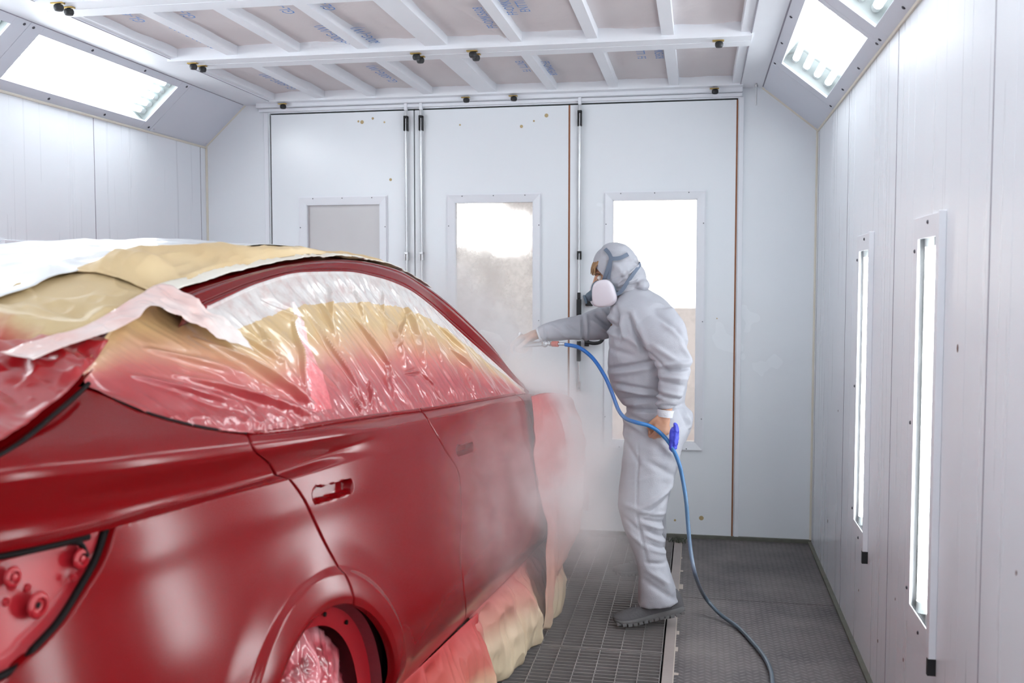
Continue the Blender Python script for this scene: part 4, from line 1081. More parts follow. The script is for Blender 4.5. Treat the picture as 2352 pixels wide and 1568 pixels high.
def paperwash(name, stops, fs=(0, 1)):
    m = mat(name, (.6, .4, .3), .55); t = NT(m); a = t.new('ShaderNodeAttribute'); a.attribute_name = 'gh'
    x = t.new('ShaderNodeSeparateXYZ'); t.l.new(a.outputs['Vector'], x.inputs[0])
    k = t.math('ADD', t.math('MULTIPLY', x.outputs[0], fs[0]), t.math('MULTIPLY', x.outputs[1], fs[1])); k = t.math('ADD', k, t.math('MULTIPLY_ADD', t.noise(t.pos(), 4, 3), .24, -.12))
    t.l.new(t.ramp(k, stops), bsdf(m).inputs['Base Color']); return m
pw1 = paperwash('paper skirt', [(.0, (.42, .03, .03)), (.45, (.50, .12, .09)), (.62, (.66, .38, .25)), (.8, (.72, .56, .38))])
pw2 = paperwash('fender paper', [(.0, (.36, .05, .05)), (.5, (.46, .14, .12)), (.85, (.56, .30, .22)), (1, (.68, .52, .36))])
pw3 = paperwash('loose brown paper', [(.0, (.48, .10, .09)), (.3, (.56, .26, .19)), (.5, (.64, .47, .32)), (.8, (.70, .56, .38))])
skirt('masking_paper', [(2.46, 1.13, .335), (2.8, 1.115, .33), (3.1, 1.11, .33), (3.3, 1.10, .335)],
      [(2.5, 1.14, .01), (2.8, 1.08, .005), (3.05, 1.045, .005), (3.22, 1.03, .01)], pw1, 'red stained brown paper skirt hanging below the rear door', bulge=.02, amp=.022, seed=2)
skirt('masking_paper', [(3.26, 1.12, .33), (3.5, 1.12, .33), (3.9, 1.12, .33), (4.42, 1.15, .33)],
      [(3.34, 1.10, .005), (3.5, 1.05, .005), (3.65, 1.05, .01), (3.85, 1.06, .01), (4.1, 1.05, .01), (4.4, 1.09, .02)], pw3, 'loose brown paper bundle lying under the front door sill', bulge=.045, amp=.04, seed=6)
skirt('masking_paper', [(3.965, 1.085, 1.035), (4.12, 1.085, 1.03), (4.3, 1.08, 1.015), (4.55, 1.08, .98), (4.8, 1.10, .93), (5.0, 1.16, .88), (5.15, 1.25, .86), (5.25, 1.42, .85)],
      [(3.95, 1.055, .06), (4.15, 1.05, .01), (4.4, 1.10, .03), (4.6, 1.16, .08), (4.8, 1.20, .12), (5.0, 1.27, .15), (5.2, 1.42, .2)], pw2, 'pink stained masking paper wrapped over the front fender and front wheel', bulge=.09, amp=.03, seed=9, nz=110, fr=5)
# ------------------------------------------------------------------ person
E1 = -RT.copy(); E3 = np.array([0, 0, 1.]); E2 = np.cross(E3, E1)      # forward, up, his left (towards the camera)
def remeshed(V, F, voxel, smooth=2, fac=.5):
    me = bpy.data.meshes.new('tmp'); me.from_pydata(np.asarray(V).tolist(), [], F); o = bpy.data.objects.new('tmp', me); COL.objects.link(o)
    m = o.modifiers.new('r', 'REMESH'); m.mode = 'VOXEL'; m.voxel_size = voxel
    if smooth: k = o.modifiers.new('s', 'SMOOTH'); k.iterations = smooth; k.factor = fac
    dg = bpy.context.evaluated_depsgraph_get(); dg.update(); me2 = bpy.data.meshes.new_from_object(o.evaluated_get(dg))
    n = len(me2.vertices); v = np.empty(n*3); me2.vertices.foreach_get('co', v); v = v.reshape(-1, 3)
    nr = np.empty(n*3); me2.vertex_normals.foreach_get('vector', nr); f = [list(p.vertices) for p in me2.polygons]
    bpy.data.objects.remove(o); bpy.data.meshes.remove(me); bpy.data.meshes.remove(me2)
    return v, f, nr.reshape(-1, 3)
def loft(mb, rows, shrink=1.0, n=28, sub=6, p=2.3):
    """rows: (ax, ay, bx, by, y, halfdepth): the two outline points of the photo at room depth y"""
    A = np.array([at_y(r[0], r[1], r[4]) for r in rows]); B = np.array([at_y(r[2], r[3], r[4]) for r in rows]); H = np.array([r[5] for r in rows])[:, None]
    Q = crv(np.hstack([A, B, H]), len(rows)*sub); A, B, H = Q[:, :3], Q[:, 3:6], Q[:, 6]
    C = (A+B)/2; R = (B-A)/2*shrink; vs = []
    # cap ends: shrink first/last
    for i in range(len(C)):
        rn = np.linalg.norm(R[i]); u = R[i]; wv = -np.array([FW[0], FW[1], 0]); wv /= np.linalg.norm(wv); wv = wv - u*(wv@u)/(rn**2+1e-9); wv /= np.linalg.norm(wv)
        for k in range(n):
            a = 2*PI*k/n; c, s_ = math.cos(a), math.sin(a); c = np.sign(c)*abs(c)**(2/p); s_ = np.sign(s_)*abs(s_)**(2/p)
            vs.append(C[i]+u*c+wv*s_*H[i]*shrink)
    m = len(C); f = [(i*n+k, i*n+(k+1) % n, (i+1)*n+(k+1) % n, (i+1)*n+k) for i in range(m-1) for k in range(n)]
    f += [list(range(n))[::-1], list(range((m-1)*n, m*n))]
    mb.add(vs, f)
def cap(mb, pts, rad, n=14):
    """rounded limb through points with radii"""
    P = np.array(pts, float); Q = crv(np.hstack([P, np.array(rad)[:, None]]), max(8, len(P)*7)); C, r = Q[:, :3], Q[:, 3]
    mb.tube(C, r, n); 
    for c, q in ((C[0], r[0]), (C[-1], r[-1])): mb.ell(c, (q*.99,)*3, n, 8)
dT, dNA, dFA = 4.62, 4.43, 4.80
TORSO = [(1418,672,1466,652,4.62,.07),(1404,696,1505,674,4.62,.125),(1401,716,1535,696,4.62,.185),(1400,745,1560,730,4.62,.205),(1397,792,1574,772,4.62,.20),(1395,838,1580,824,4.62,.19),
         (1402,878,1580,872,4.62,.185),(1418,908,1576,905,4.62,.172),(1436,936,1574,930,4.61,.165),(1433,958,1590,948,4.61,.18),(1432,985,1590,976,4.61,.185),(1433,1010,1576,1012,4.61,.17)]
LEGN = [(1434,985,1588,978,4.53,.10),(1431,1040,1565,1033,4.50,.112),(1424,1101,1547,1105,4.47,.105),(1420,1152,1533,1156,4.44,.10),(1426,1190,1524,1196,4.42,.092),(1439,1232,1524,1235,4.40,.085),
        (1457,1275,1531,1275,4.38,.080),(1466,1311,1539,1308,4.37,.082),(1467,1350,1550,1345,4.355,.088),(1465,1386,1560,1378,4.35,.092)]
LEGF = [(1440,985,1580,980,4.74,.10),(1448,1060,1560,1060,4.78,.10),(1456,1150,1533,1158,4.84,.088),(1462,1200,1531,1200,4.89,.080),(1464,1245,1530,1240,4.94,.074),(1456,1292,1522,1290,5.0,.070)]
ARMN = [(1470,712,1545,706,4.50,.05),(1462,742,1572,742,4.46,.075),(1470,775,1580,778,4.43,.078),(1484,812,1583,815,4.42,.072),(1508,846,1588,848,4.40,.066),(1511,880,1580,880,4.39,.062),(1509,908,1566,912,4.38,.052),(1508,928,1552,936,4.38,.042),(1511,941,1547,945,4.38,.034)]
ARMF = [(1450,700,1450,785,4.78,.07),(1408,699,1402,777,4.80,.072),(1372,707,1382,780,4.78,.068),(1332,722,1335,781,4.74,.06),(1289,732,1296,781,4.69,.054),(1252,742,1256,784,4.645,.047),(1240,748,1247,784,4.63,.040),(1233,752,1243,783,4.625,.034)]
per = empty('person', tuple(at_y(1480, 1400, 4.6)*np.array([1, 1, 0])), 'person in grey hooded coverall and respirator, leaning forward with outstretched arm', 'person')

# skin: one continuous body
sk = MB()
for rows, q in ((TORSO, .80), (LEGN, .74), (LEGF, .74), (ARMN, .60), (ARMF, .62)): loft(sk, rows, q, 20, 4)
HC = at_y(1414, 628, 4.62)                        # head centre
ht = math.radians(20); HX = E1*math.cos(ht)-E3*math.sin(ht); HZ = E3*math.cos(ht)+E1*math.sin(ht); HY = E2
HR = np.stack([HX, HY, HZ], 1)
hp = lambda x, y, z: HC + HR @ np.array([x, y, z])
sk.ell(hp(-.012, 0, .028), (.096, .076, .098), 24, 16, HR); sk.ell(hp(.028, 0, -.028), (.070, .062, .080), 20, 14, HR); sk.ell(hp(.046, 0, -.082), (.044, .046, .036), 16, 10, HR)
sk.ell(hp(.072, 0, .030), (.020, .048, .014), 14, 8, HR)                      # brow
cap(sk, [hp(.088, 0, .016), hp(.106, 0, -.010), hp(.112, 0, -.024)], [.010, .011, .014])   # nose
for sy in (1, -1):
    sk.ell(hp(.098, .012*sy, -.027), (.011, .008, .008), 10, 6, HR); sk.ell(hp(.070, .036*sy, -.018), (.022, .022, .022), 12, 8, HR)
    sk.ell(hp(-.005, .070*sy, -.012), (.018, .008, .028), 12, 8, HR)          # ears
sk.ell(hp(.094, 0, -.055), (.012, .024, .007), 12, 6, HR); sk.ell(hp(.090, 0, -.067), (.012, .021, .008), 12, 6, HR); sk.ell(hp(.086, 0, -.100), (.016, .020, .016), 12, 6, HR)
cap(sk, [hp(-.02, 0, -.06), at_y(1436, 690, 4.62), at_y(1450, 715, 4.62)], [.056, .056, .07])
def hand(mb, wrist, X, Y, Z, curls, thumb, spread=1.0, k=1.0):
    """X to the fingers, Y to the thumb, Z out of the back of the hand; curls: bends (deg) of the three joints per finger"""
    X, Y, Z = [v/np.linalg.norm(v) for v in (X, Y, Z)]
    p = lambda x, y, z: wrist+(X*x+Y*y+Z*z)*k
    R = np.stack([X, Y, Z], 1)
    mb.ell(p(.030, .002, 0), (.040*k, .034*k, .018*k), 18, 10, R); mb.ell(p(.058, .0, .0), (.036*k, .041*k, .0145*k), 18, 10, R); mb.ell(p(.030, .022, -.010), (.036*k, .019*k, .017*k), 14, 8, R); mb.ell(p(.030, -.02, -.008), (.036*k, .015*k, .015*k), 14, 8, R)
    cap(mb, [p(-.06, 0, 0), p(-.02, 0, 0), p(.02, 0, 0)], [.029*k, .0255*k, .024*k])
    ln = [(.044, .026, .022), (.048, .030, .024), (.045, .028, .023), (.035, .021, .020)]
    for i in range(4):
        y0 = .029-.0195*i; c = p(.086-.0035*abs(i-1)-(.006 if i == 3 else 0), y0, 0); a = 0; pts = [p(.060, y0*.9, .001), c]; rr = [.0095*k, .0098*k]
        dy = (1-i)*.04*spread
        for seg, bd, r in zip(ln[i], curls[i], (.0088, .0082, .0070)):
            a += math.radians(bd); d = X*math.cos(a)-Z*math.sin(a)+Y*dy; c = c+d*seg*k; pts.append(c); rr.append(r*k*(.92 if i == 3 else 1))
        cap(mb, pts, rr, 10)
    b0 = p(.018, .028, -.006); pts = [p(.008, .014, -.004), b0]; rr = [.014*k, .0135*k]; c = b0
    for (dx, dy, dz), sg, r in zip(thumb, (.042, .032, .026), (.0115, .0100, .0085)):
        d = X*dx+Y*dy+Z*dz; d /= np.linalg.norm(d); c = c+d*sg*k; pts.append(c); rr.append(r*k)
    cap(mb, pts, rr, 10)
# near hand: fist closed round the hose
NW = at_y(1527, 955, 4.38)
nX = -E3*.97+E1*.20; nZ = E2*.93-E1*.30; nY = np.cross(nZ, nX)
if nY @ E1 < 0: nY = -nY
hand(sk, NW, nX, nY, nZ, [(62, 80, 45), (66, 84, 48), (70, 84, 48), (74, 82, 45)], [(.75, .45, -.55), (.60, -.25, -.75), (.35, -.75, -.55)], 0, .98)
# far hand: holding the spray gun
FWR = at_y(1231, 768, 4.625)
fX = E1*.93-E3*.28+E2*.10; fZ = E3*.90+E1*.25-E2*.35; fY = np.cross(fX, fZ)
if fY @ E2 < 0: fY = -fY
hand(sk, FWR, fX, fY, fZ, [(25, 35, 30), (60, 70, 40), (66, 74, 42), (70, 72, 40)], [(.8, .3, -.5), (.9, -.1, -.4), (.9, -.3, -.3)], 0, .98)
v, f, nr = remeshed(np.vstack(sk.v), sk.f, .0042, 3, .5)
M_skin = noisy('skin', (.52, .27, .17), (.62, .34, .22), 14, .5, .15, 90, **{'Subsurface Weight': .12, 'Subsurface Radius': (.02, .008, .004)})
body = mesh_obj('body', v, f, M_skin, per)
# eyes, hair
for sy in (1, -1):
    mb = MB(); mb.ell(hp(.078, .031*sy, .006), (.0125,)*3, 14, 10, HR); e_ = mb.build('eye', mat('eye white', (.75, .72, .70), .2), per, smooth=True)
    mb = MB(); mb.ell(hp(.0875, .0315*sy, .003), (.0038, .0055, .0055), 10, 8, HR); mb.build('iris', mat('dark iris', (.06, .04, .03), .15), e_, smooth=True)
    mb = MB(); mb.tube(crv([hp(.090, .014*sy, .024), hp(.088, .034*sy, .030), hp(.074, .052*sy, .022)], 12), [.003]*12, 6); mb.build('eyebrow', mat('brown brow', (.10, .05, .025), .8), per, smooth=True)
M_hair = noisy('brown hair', (.20, .10, .04), (.40, .22, .09), 60, .5, .5, 160)
mb = MB()
for k in range(46):
    y = random.uniform(-.05, .05); x0 = .070+random.uniform(-.006, .006); z0 = .088-abs(y)*.3
    mb.tube(crv([hp(x0-.02, y, z0+.008), hp(x0+.014, y+.004, z0-.012), hp(x0+.024+random.uniform(-.004, .006), y+random.uniform(-.01, .01), z0-.04+random.uniform(-.012, .008))], 8), np.linspace(.006, .0015, 8), 5)
mb.build('hair', M_hair, per, smooth=True)

# clothing
def e12(v): return v @ E1, v[:, 2]
def PX(px, py, y): q = at_y(px, py, y); return (q @ E1, q[2])
CF = [  # folds: (x0,y0,x1,y1,width m,height m,depth y)
 (1438,722,1474,806,.012,-.022,4.5),(1448,715,1462,800,.010,.010,4.5),(1501,722,1560,768,.013,-.013,4.5),(1508,733,1566,780,.012,.012,4.5),(1460,735,1482,800,.012,.012,4.45),
 (1425,730,1430,775,.008,.016,4.5),(1416,700,1416,760,.006,-.010,4.5),(1405,845,1490,828,.009,-.018,4.5),(1402,858,1492,842,.010,.010,4.5),(1410,880,1505,895,.009,-.014,4.5),(1420,892,1508,905,.010,.012,4.5),(1432,915,1505,908,.008,-.014,4.5),
 (1440,928,1510,918,.008,.010,4.5),(1436,940,1576,932,.009,-.016,4.5),(1511,846,1586,843,.008,-.018,4.4),(1515,838,1582,832,.010,.012,4.4),(1480,805,1530,850,.010,-.012,4.4),(1495,790,1560,835,.012,.010,4.4),(1512,872,1568,884,.007,-.012,4.4),
 (1514,862,1575,868,.008,.010,4.4),(1512,895,1562,905,.007,.009,4.4),(1511,905,1560,916,.006,-.011,4.4),(1512,926,1552,932,.005,-.010,4.4),(1430,770,1478,800,.012,.008,4.5),(1400,800,1450,815,.012,-.008,4.5),
 (1545,755,1578,800,.010,-.010,4.5),(1553,790,1580,830,.010,.010,4.5),
 (1336,724,1337,780,.006,-.016,4.75),(1345,724,1346,780,.008,.010,4.75),(1356,736,1405,768,.009,.012,4.78),(1366,722,1406,752,.008,-.015,4.78),(1376,712,1408,740,.009,.012,4.78),(1300,745,1330,768,.010,-.008,4.7),(1262,745,1300,772,.009,.008,4.7),(1250,746,1256,784,.005,-.008,4.64),(1400,706,1404,776,.008,-.014,4.78),
 (1463,1018,1455,1155,.004,-.007,4.45),(1455,1165,1478,1275,.004,-.008,4.42),(1466,1158,1546,1112,.010,.012,4.45),(1470,1172,1540,1135,.008,-.012,4.45),(1430,1150,1460,1156,.010,.008,4.45),(1460,1165,1528,1176,.007,.010,4.42),(1465,1180,1526,1196,.007,-.010,4.42),
 (1470,1190,1526,1212,.007,.010,4.42),(1476,1205,1526,1228,.007,-.010,4.42),(1480,1218,1528,1242,.007,.009,4.42),(1486,1238,1530,1256,.006,-.009,4.4),(1490,1250,1530,1266,.006,.008,4.4),(1432,1180,1465,1210,.008,-.008,4.42),(1440,1210,1478,1245,.009,.008,4.42),
 (1440,950,1500,975,.010,-.010,4.5),(1436,965,1500,1005,.010,.010,4.5),(1434,1010,1462,1060,.009,-.008,4.5),(1500,1000,1560,1060,.014,.009,4.48),(1480,1050,1550,1090,.013,-.008,4.48),(1560,940,1585,990,.008,-.010,4.5),(1572,938,1590,980,.008,.009,4.5),
 (1478,1280,1525,1285,.008,-.009,4.38),(1480,1296,1530,1330,.011,.009,4.38),(1475,1320,1545,1365,.012,-.008,4.36),(1500,1300,1540,1350,.012,.006,4.36)]
CFW = [(np.array(PX(a, b, y)), np.array(PX(c, d, y)), w, h) for a, b, c, d, w, h, y in CF]
def folds(v, nr, amp=.0026, k=7):
    x, z = e12(v); d = 0*x
    for a, b, w, h in CFW:
        r, t_, sg = seg_d(x, z, a, b); d = d+h*1.15*np.exp(-(r/w)**2)*np.sin(PI*np.clip(t_*.9+.05, 0, 1))**.5
    q = v*np.array([k, k, k*1.3]); q = q+.4*np.stack([vnoise(v*5), vnoise(v*5+9), vnoise(v*5+21)], 1)
    d = d+amp*(ridged(q, 3)-.6)+amp*.5*fbm(v*16, 2)
    return v+nr*d[:, None]
M_suit = noisy('grey coverall fabric', (.385, .385, .425), (.44, .44, .485), 7, .62, .25, 260)
cl = MB(); loft(cl, TORSO); loft(cl, ARMN); loft(cl, ARMF); loft(cl, LEGN); loft(cl, LEGF)
v, f, nr = remeshed(np.vstack(cl.v), cl.f, .0062, 5, .5)
v = folds(v, nr)
suit = mesh_obj('coverall', v, f, M_suit, per)
md = suit.modifiers.new('s', 'SMOOTH'); md.iterations = 1; md.factor = .4
# hood: shell around the head, open at the face
hd = MB(); hd.ell(hp(-.012, 0, .022), (.108, .093, .120), 36, 26, HR); hd.ell(hp(-.045, 0, -.045), (.086, .092, .092), 24, 16, HR)
cap(hd, [hp(-.03, 0, -.05), at_y(1442, 676, 4.62), at_y(1452, 700, 4.62)], [.080, .078, .085], 24)
hd.ell(at_y(1470, 655, 4.62), (.045, .085, .035), 18, 10, np.stack([E1, E2, E3], 1))
v, f, nr = remeshed(np.vstack(hd.v), hd.f, .0055, 4, .5)
x, z = e12(v); d = 0*x
HFO = [(1400,600,1462,600,.010,-.006),(1420,650,1465,612,.006,.008),(1420,656,1462,640,.005,.009),(1418,662,1464,652,.005,-.009),(1428,636,1466,628,.007,-.007),(1395,585,1440,640,.010,.005),(1405,640,1440,620,.007,.006),(1385,570,1400,615,.012,-.004),(1422,668,1458,665,.005,.008),(1440,580,1464,610,.01,.005)]
for a, b, c, e_, w_, h in HFO:
    r, t_, sg = seg_d(x, z, np.array(PX(a, b, 4.55)), np.array(PX(c, e_, 4.55))); d = d+h*np.exp(-(r/w_)**2)
d = d+.0025*(ridged(v*14, 3)-.6)
v = v+nr*d[:, None]
import bmesh
me = bpy.data.meshes.new('t'); me.from_pydata(v.tolist(), [], f); bm = bmesh.new(); bm.from_mesh(me)
pA, pB = at_y(1350, 597, 4.62), at_y(1424, 682, 4.62); nn = np.cross(pB-pA, E2); nn /= np.linalg.norm(nn)
if nn @ (E1-E3) < 0: nn = -nn
bmesh.ops.bisect_plane(bm, geom=bm.verts[:]+bm.edges[:]+bm.faces[:], plane_co=pA, plane_no=nn, clear_outer=True)
bm.to_mesh(me); bm.free(); V_ = np.array([q.co[:] for q in me.vertices]); F_ = [list(p.vertices) for p in me.polygons]; bpy.data.meshes.remove(me)
hood = mesh_obj('hood', V_, F_, M_suit, per); md = hood.modifiers.new('t', 'SOLIDIFY'); md.thickness = .004; md.offset = -1
# near white cuffs
M_cuff = noisy('pale knitted cuff', (.66, .66, .70), (.74, .74, .78), 50, .8, .5, 200)
mb = MB(); loft(mb, [(1510,938,1549,943,4.38,.033),(1510,946,1547,949,4.38,.034),(1511,955,1545,959,4.38,.032)], 1, 24); mb.build('cuff', M_cuff, per, smooth=True, sharp=60)
mb = MB(); loft(mb, [(1243,749,1250,784,4.63,.035),(1236,751,1244,785,4.627,.035),(1230,755,1240,784,4.62,.031)], 1, 24); mb.build('cuff', M_cuff, per, smooth=True, sharp=60)
# respirator
M_resp = mat('slate grey respirator rubber', (.10, .145, .19), .45); M_cart = noisy('pale filter cartridge', (.66, .60, .66), (.74, .69, .74), 10, .35)
M_strap = mat('blue grey strap', (.13, .16, .22), .7)
mb = MB(); mb.ell(hp(.090, 0, -.048), (.046, .050, .050), 24, 16, HR); cap(mb, [hp(.10, 0, -.05), hp(.150, 0, -.060)], [.028, .022], 16)
for sy in (1, -1): cap(mb, [hp(.09, .03*sy, -.055), hp(.098, .066*sy, -.062)], [.026, .024], 14)
v, f, nr = remeshed(np.vstack(mb.v), mb.f, .003, 3)
resp = mesh_obj('respirator', v, f, M_resp, per)
mb = MB(); mb.lathe([(.020, 0), (.022, .006), (.018, .010), (.001, .011)], hp(.168, 0, -.064), HX, 18); mb.build('exhale_valve', M_resp, resp, smooth=True, sharp=50)
for sy in (1, -1):
    c = hp(.088, .078*sy, -.064); ax = HY*sy*.93+HX*.30; ax /= np.linalg.norm(ax); U = HZ*.97-HX*.2; U -= ax*(U@ax); U /= np.linalg.norm(U); V2 = np.cross(ax, U); vs = []; n = 40
    for (rr, h) in ((.90, -.014), (1.0, -.006), (1.0, .010), (.93, .018), (.78, .022), (.5, .024), (.05, .0245)):
        for k in range(n):
            a = 2*PI*k/n; cc, ss = math.cos(a), math.sin(a); e = 2/2.9; x_ = np.sign(cc)*abs(cc)**e; y_ = np.sign(ss)*abs(ss)**e
            tap = 1-.16*x_*(-1)
            vs.append(c+ax*h+(U*x_*.062*rr*-1+V2*y_*.054*rr*(1+.17*(-x_)*-1)))
    m = 7; ff_ = [(i*n+k, i*n+(k+1) % n, (i+1)*n+(k+1) % n, (i+1)*n+k) for i in range(m-1) for k in range(n)]+[list(range(n))[::-1], list(range((m-1)*n, m*n))]
    co = mesh_obj('filter_cartridge', vs, ff_, M_cart, resp, True, 50)
    mb = MB(); mb.lathe([(.052, -.010), (.056, 0), (.052, .006)], c-ax*.014, ax, 28); mb.build('cartridge_ring', M_resp, co, smooth=True, sharp=50)
def hoodpt(px, py, off=.005):
    """point of the hood (camera side) seen there"""
    r = ray(px, py); best = None
    for c, ra in ((hp(-.012, 0, .022), (.108, .093, .120)), (hp(-.045, 0, -.045), (.085, .088, .09))):
        o = HR.T @ (EY-c); d = HR.T @ r; A = np.array(ra)+off; o_, d_ = o/A, d/A; a = d_@d_; b = 2*o_@d_; cc = o_@o_-1; D = b*b-4*a*cc
        if D > 0:
            t_ = (-b-math.sqrt(D))/(2*a)
            if best is None or t_ < best[0]: p = o+d*t_; nrm = HR @ (p/np.array(ra)**2); best = (t_, EY+r*t_, nrm/np.linalg.norm(nrm))
    if best is None:
        y = 4.56; return at_y(px, py, y), E2
    return best[1], best[2]
def strap(pxs, wid, parent, mirror=True, extra=None):
    pts = [hoodpt(*q) for q in pxs]; P = np.array([p for p, n in pts]); N = np.array([n for p, n in pts])
    Q = crv(np.hstack([P, N]), 40); P, N = Q[:, :3], Q[:, 3:]; T = np.gradient(P, axis=0)
    for mir in (0, 1):
        if mir and not mirror: break
        p, n = P.copy(), N.copy()
        if mir:
            p = p-HY*(2*((p-HC)@HY))[:, None]; n = n-HY*(2*(n@HY))[:, None]
        t_ = np.gradient(p, axis=0); B = np.cross(t_, n); B /= np.linalg.norm(B, axis=1)[:, None]; n /= np.linalg.norm(n, axis=1)[:, None]
        vs = np.stack([p-B*wid, p+B*wid, p+B*wid+n*.003, p-B*wid+n*.003], 1).reshape(-1, 3); m = len(p)
        ff_ = [(i*4+a, i*4+(a+1) % 4, i*4+4+(a+1) % 4, i*4+4+a) for i in range(m-1) for a in range(4)]+[(0, 1, 2, 3), ((m-1)*4+3, (m-1)*4+2, (m-1)*4+1, (m-1)*4)]
        mesh_obj('strap', vs, ff_, M_strap, parent, False)
strap([(1384, 652), (1391, 632), (1398, 612), (1403, 594), (1399, 582), (1390, 572)], .0085, resp)
strap([(1442, 584), (1425, 592), (1408, 594), (1402, 590)], .009, resp)
strap([(1403, 596), (1402, 615), (1398, 640)], .006, resp, False)
pa = [hp(.07, .075, -.085), hp(.02, .092, -.085), hp(-.03, .098, -.05), hp(-.075, .085, -.02), hp(-.11, .05, .0), hp(-.122, 0, .006)]
for sy in (1, -1):
    p = crv([HC+(q-HC)-HY*(0 if sy > 0 else 2*((q-HC)@HY)) for q in pa], 40); mb = MB()
    t_ = np.gradient(p, axis=0); n = p-HC-HZ*((p-HC)@HZ)[:, None]; n /= np.linalg.norm(n, axis=1)[:, None]; B = np.cross(t_, n); B /= np.linalg.norm(B, axis=1)[:, None]
    vs = np.stack([p-B*.0085, p+B*.0085, p+B*.0085+n*.003, p-B*.0085+n*.003], 1).reshape(-1, 3); m = len(p)
    mesh_obj('strap', vs, [(i*4+a, i*4+(a+1) % 4, i*4+4+(a+1) % 4, i*4+4+a) for i in range(m-1) for a in range(4)]+[(0, 1, 2, 3), ((m-1)*4+3, (m-1)*4+2, (m-1)*4+1, (m-1)*4)], M_strap, resp, False)

# shoes
M_shoe = noisy('dusty black shoe', (.07, .07, .078), (.15, .145, .15), 18, .75, .3, 120); M_sole = noisy('dusty rubber sole', (.12, .12, .125), (.20, .195, .195), 22, .8)
M_sock = mat('white sock', (.75, .75, .76), .9)
def shoe(toe, heel, side, sidedir, Ls, up=None, dusty=1):
    """toe and heel: world points of the sole bottom; built along the axis between them"""
    X = toe-heel; ln = np.linalg.norm(X); X /= ln; Yv = sidedir-X*(sidedir@X); Yv /= np.linalg.norm(Yv); Z = np.cross(Yv, X); Z = Z if Z[2] > 0 else -Z
    so = MB(); up_ = MB(); n = 28
    # t, half width, sole thickness, upper height, rocker lift
    rows = [(0, .022, .012, .05, .010), (.03, .030, .028, .085, .004), (.10, .036, .032, .108, 0), (.25, .037, .030, .112, 0), (.36, .035, .028, .105, 0), (.48, .037, .026, .086, 0), (.62, .043, .024, .066, 0), (.78, .046, .022, .052, .001), (.90, .040, .019, .040, .007), (.97, .026, .016, .028, .014), (1, .010, .012, .020, .018)]
    Q = crv(rows, 54); k = ln/.30; vs, vu = [], []
    for (t_, hw, st, uh, lf) in Q:
        c = heel+X*t_*ln
        for j in range(n):
            a = 2*PI*j/n; cc, ss = math.cos(a), math.sin(a)
            vs.append(c+Yv*np.sign(cc)*abs(cc)**.5*hw*1.07*k+Z*(lf+(st*.5+np.sign(ss)*abs(ss)**.35*st*.5))*k)
            zz = max(ss, -.2); vu.append(c+Yv*np.sign(cc)*abs(cc)**.8*hw*(1-.25*max(ss, 0))*k+Z*(lf+st*.8+(uh-st*.8)*np.sign(zz)*abs(zz)**.75)*k)
    F = [(i*n+j, i*n+(j+1) % n, (i+1)*n+(j+1) % n, (i+1)*n+j) for i in range(53) for j in range(n)]+[list(range(n))[::-1], list(range(53*n, 54*n))]
    sh_ = mesh_obj('shoe', vu, F, M_shoe, per, True, 60); mesh_obj('sole', vs, F, M_sole, sh_, True, 60)
    mb = MB()
    for i in range(13):                          # tread blocks
        t_ = .04+.9*i/12; lf = float(np.interp(t_, Q[:, 0], Q[:, 4])); hw = float(np.interp(t_, Q[:, 0], Q[:, 1]))
        for sg in (1, -1): mb.obox(heel+X*(t_*ln-.008*k)+Yv*sg*hw*.35*k+Z*(lf-.006)*k, X*.017*k, Yv*sg*hw*.76*k, Z*.013*k)
    mb.build('tread', M_sole, sh_, bevel=.0015)
    mb = MB()
    for i in range(4):
        t_ = .46+.07*i; uh = float(np.interp(t_, Q[:, 0], Q[:, 3])); hw = float(np.interp(t_, Q[:, 0], Q[:, 1]))
        mb.tube(crv([heel+X*t_*ln+Yv*hw*.55*k+Z*(uh*.80)*k, heel+X*(t_-.01)*ln+Z*(uh+.004)*k, heel+X*t_*ln-Yv*hw*.55*k+Z*(uh*.80)*k], 12), .003*k, 6)
    for sg in (1, -1): mb.tube(crv([heel+X*.45*ln+Z*.098*k, heel+X*.43*ln+Yv*sg*.02*k+Z*.112*k, heel+X*.46*ln+Yv*sg*.036*k+Z*.09*k], 12), .0024*k, 6)
    mb.build('laces', M_sole, sh_, smooth=True)
    return sh_
toeN = at_y(1411, 1440, 4.30); toeN[2] = max(toeN[2], .008); heelN = at_y(1572, 1402, 4.36)
shoe(toeN, heelN, 1, E2, 0)
def floorpt(px, py, z=.006): r = ray(px, py); return EY+r*((z-EYE)/r[2])
toeF = floorpt(1408, 1318); heelF = floorpt(1500, 1312)
hx = heelF-toeF; hx = hx/np.linalg.norm(hx); shoe(toeF, toeF+hx*.27, 1, E2, 0)
mb = MB(); cap(mb, [at_y(1535, 1400, 4.36), at_y(1520, 1370, 4.36), at_y(1512, 1340, 4.36)], [.038, .040, .042]); mb.build('sock', mat('dark sock', (.03, .03, .035), .9), per, smooth=True)
aF = toeF+hx*.20; mb = MB(); cap(mb, [aF+E3*.07, aF+E3*.13, at_y(1487, 1262, 4.98)], [.040, .042, .045]); mb.build('sock', M_sock, per, smooth=True)
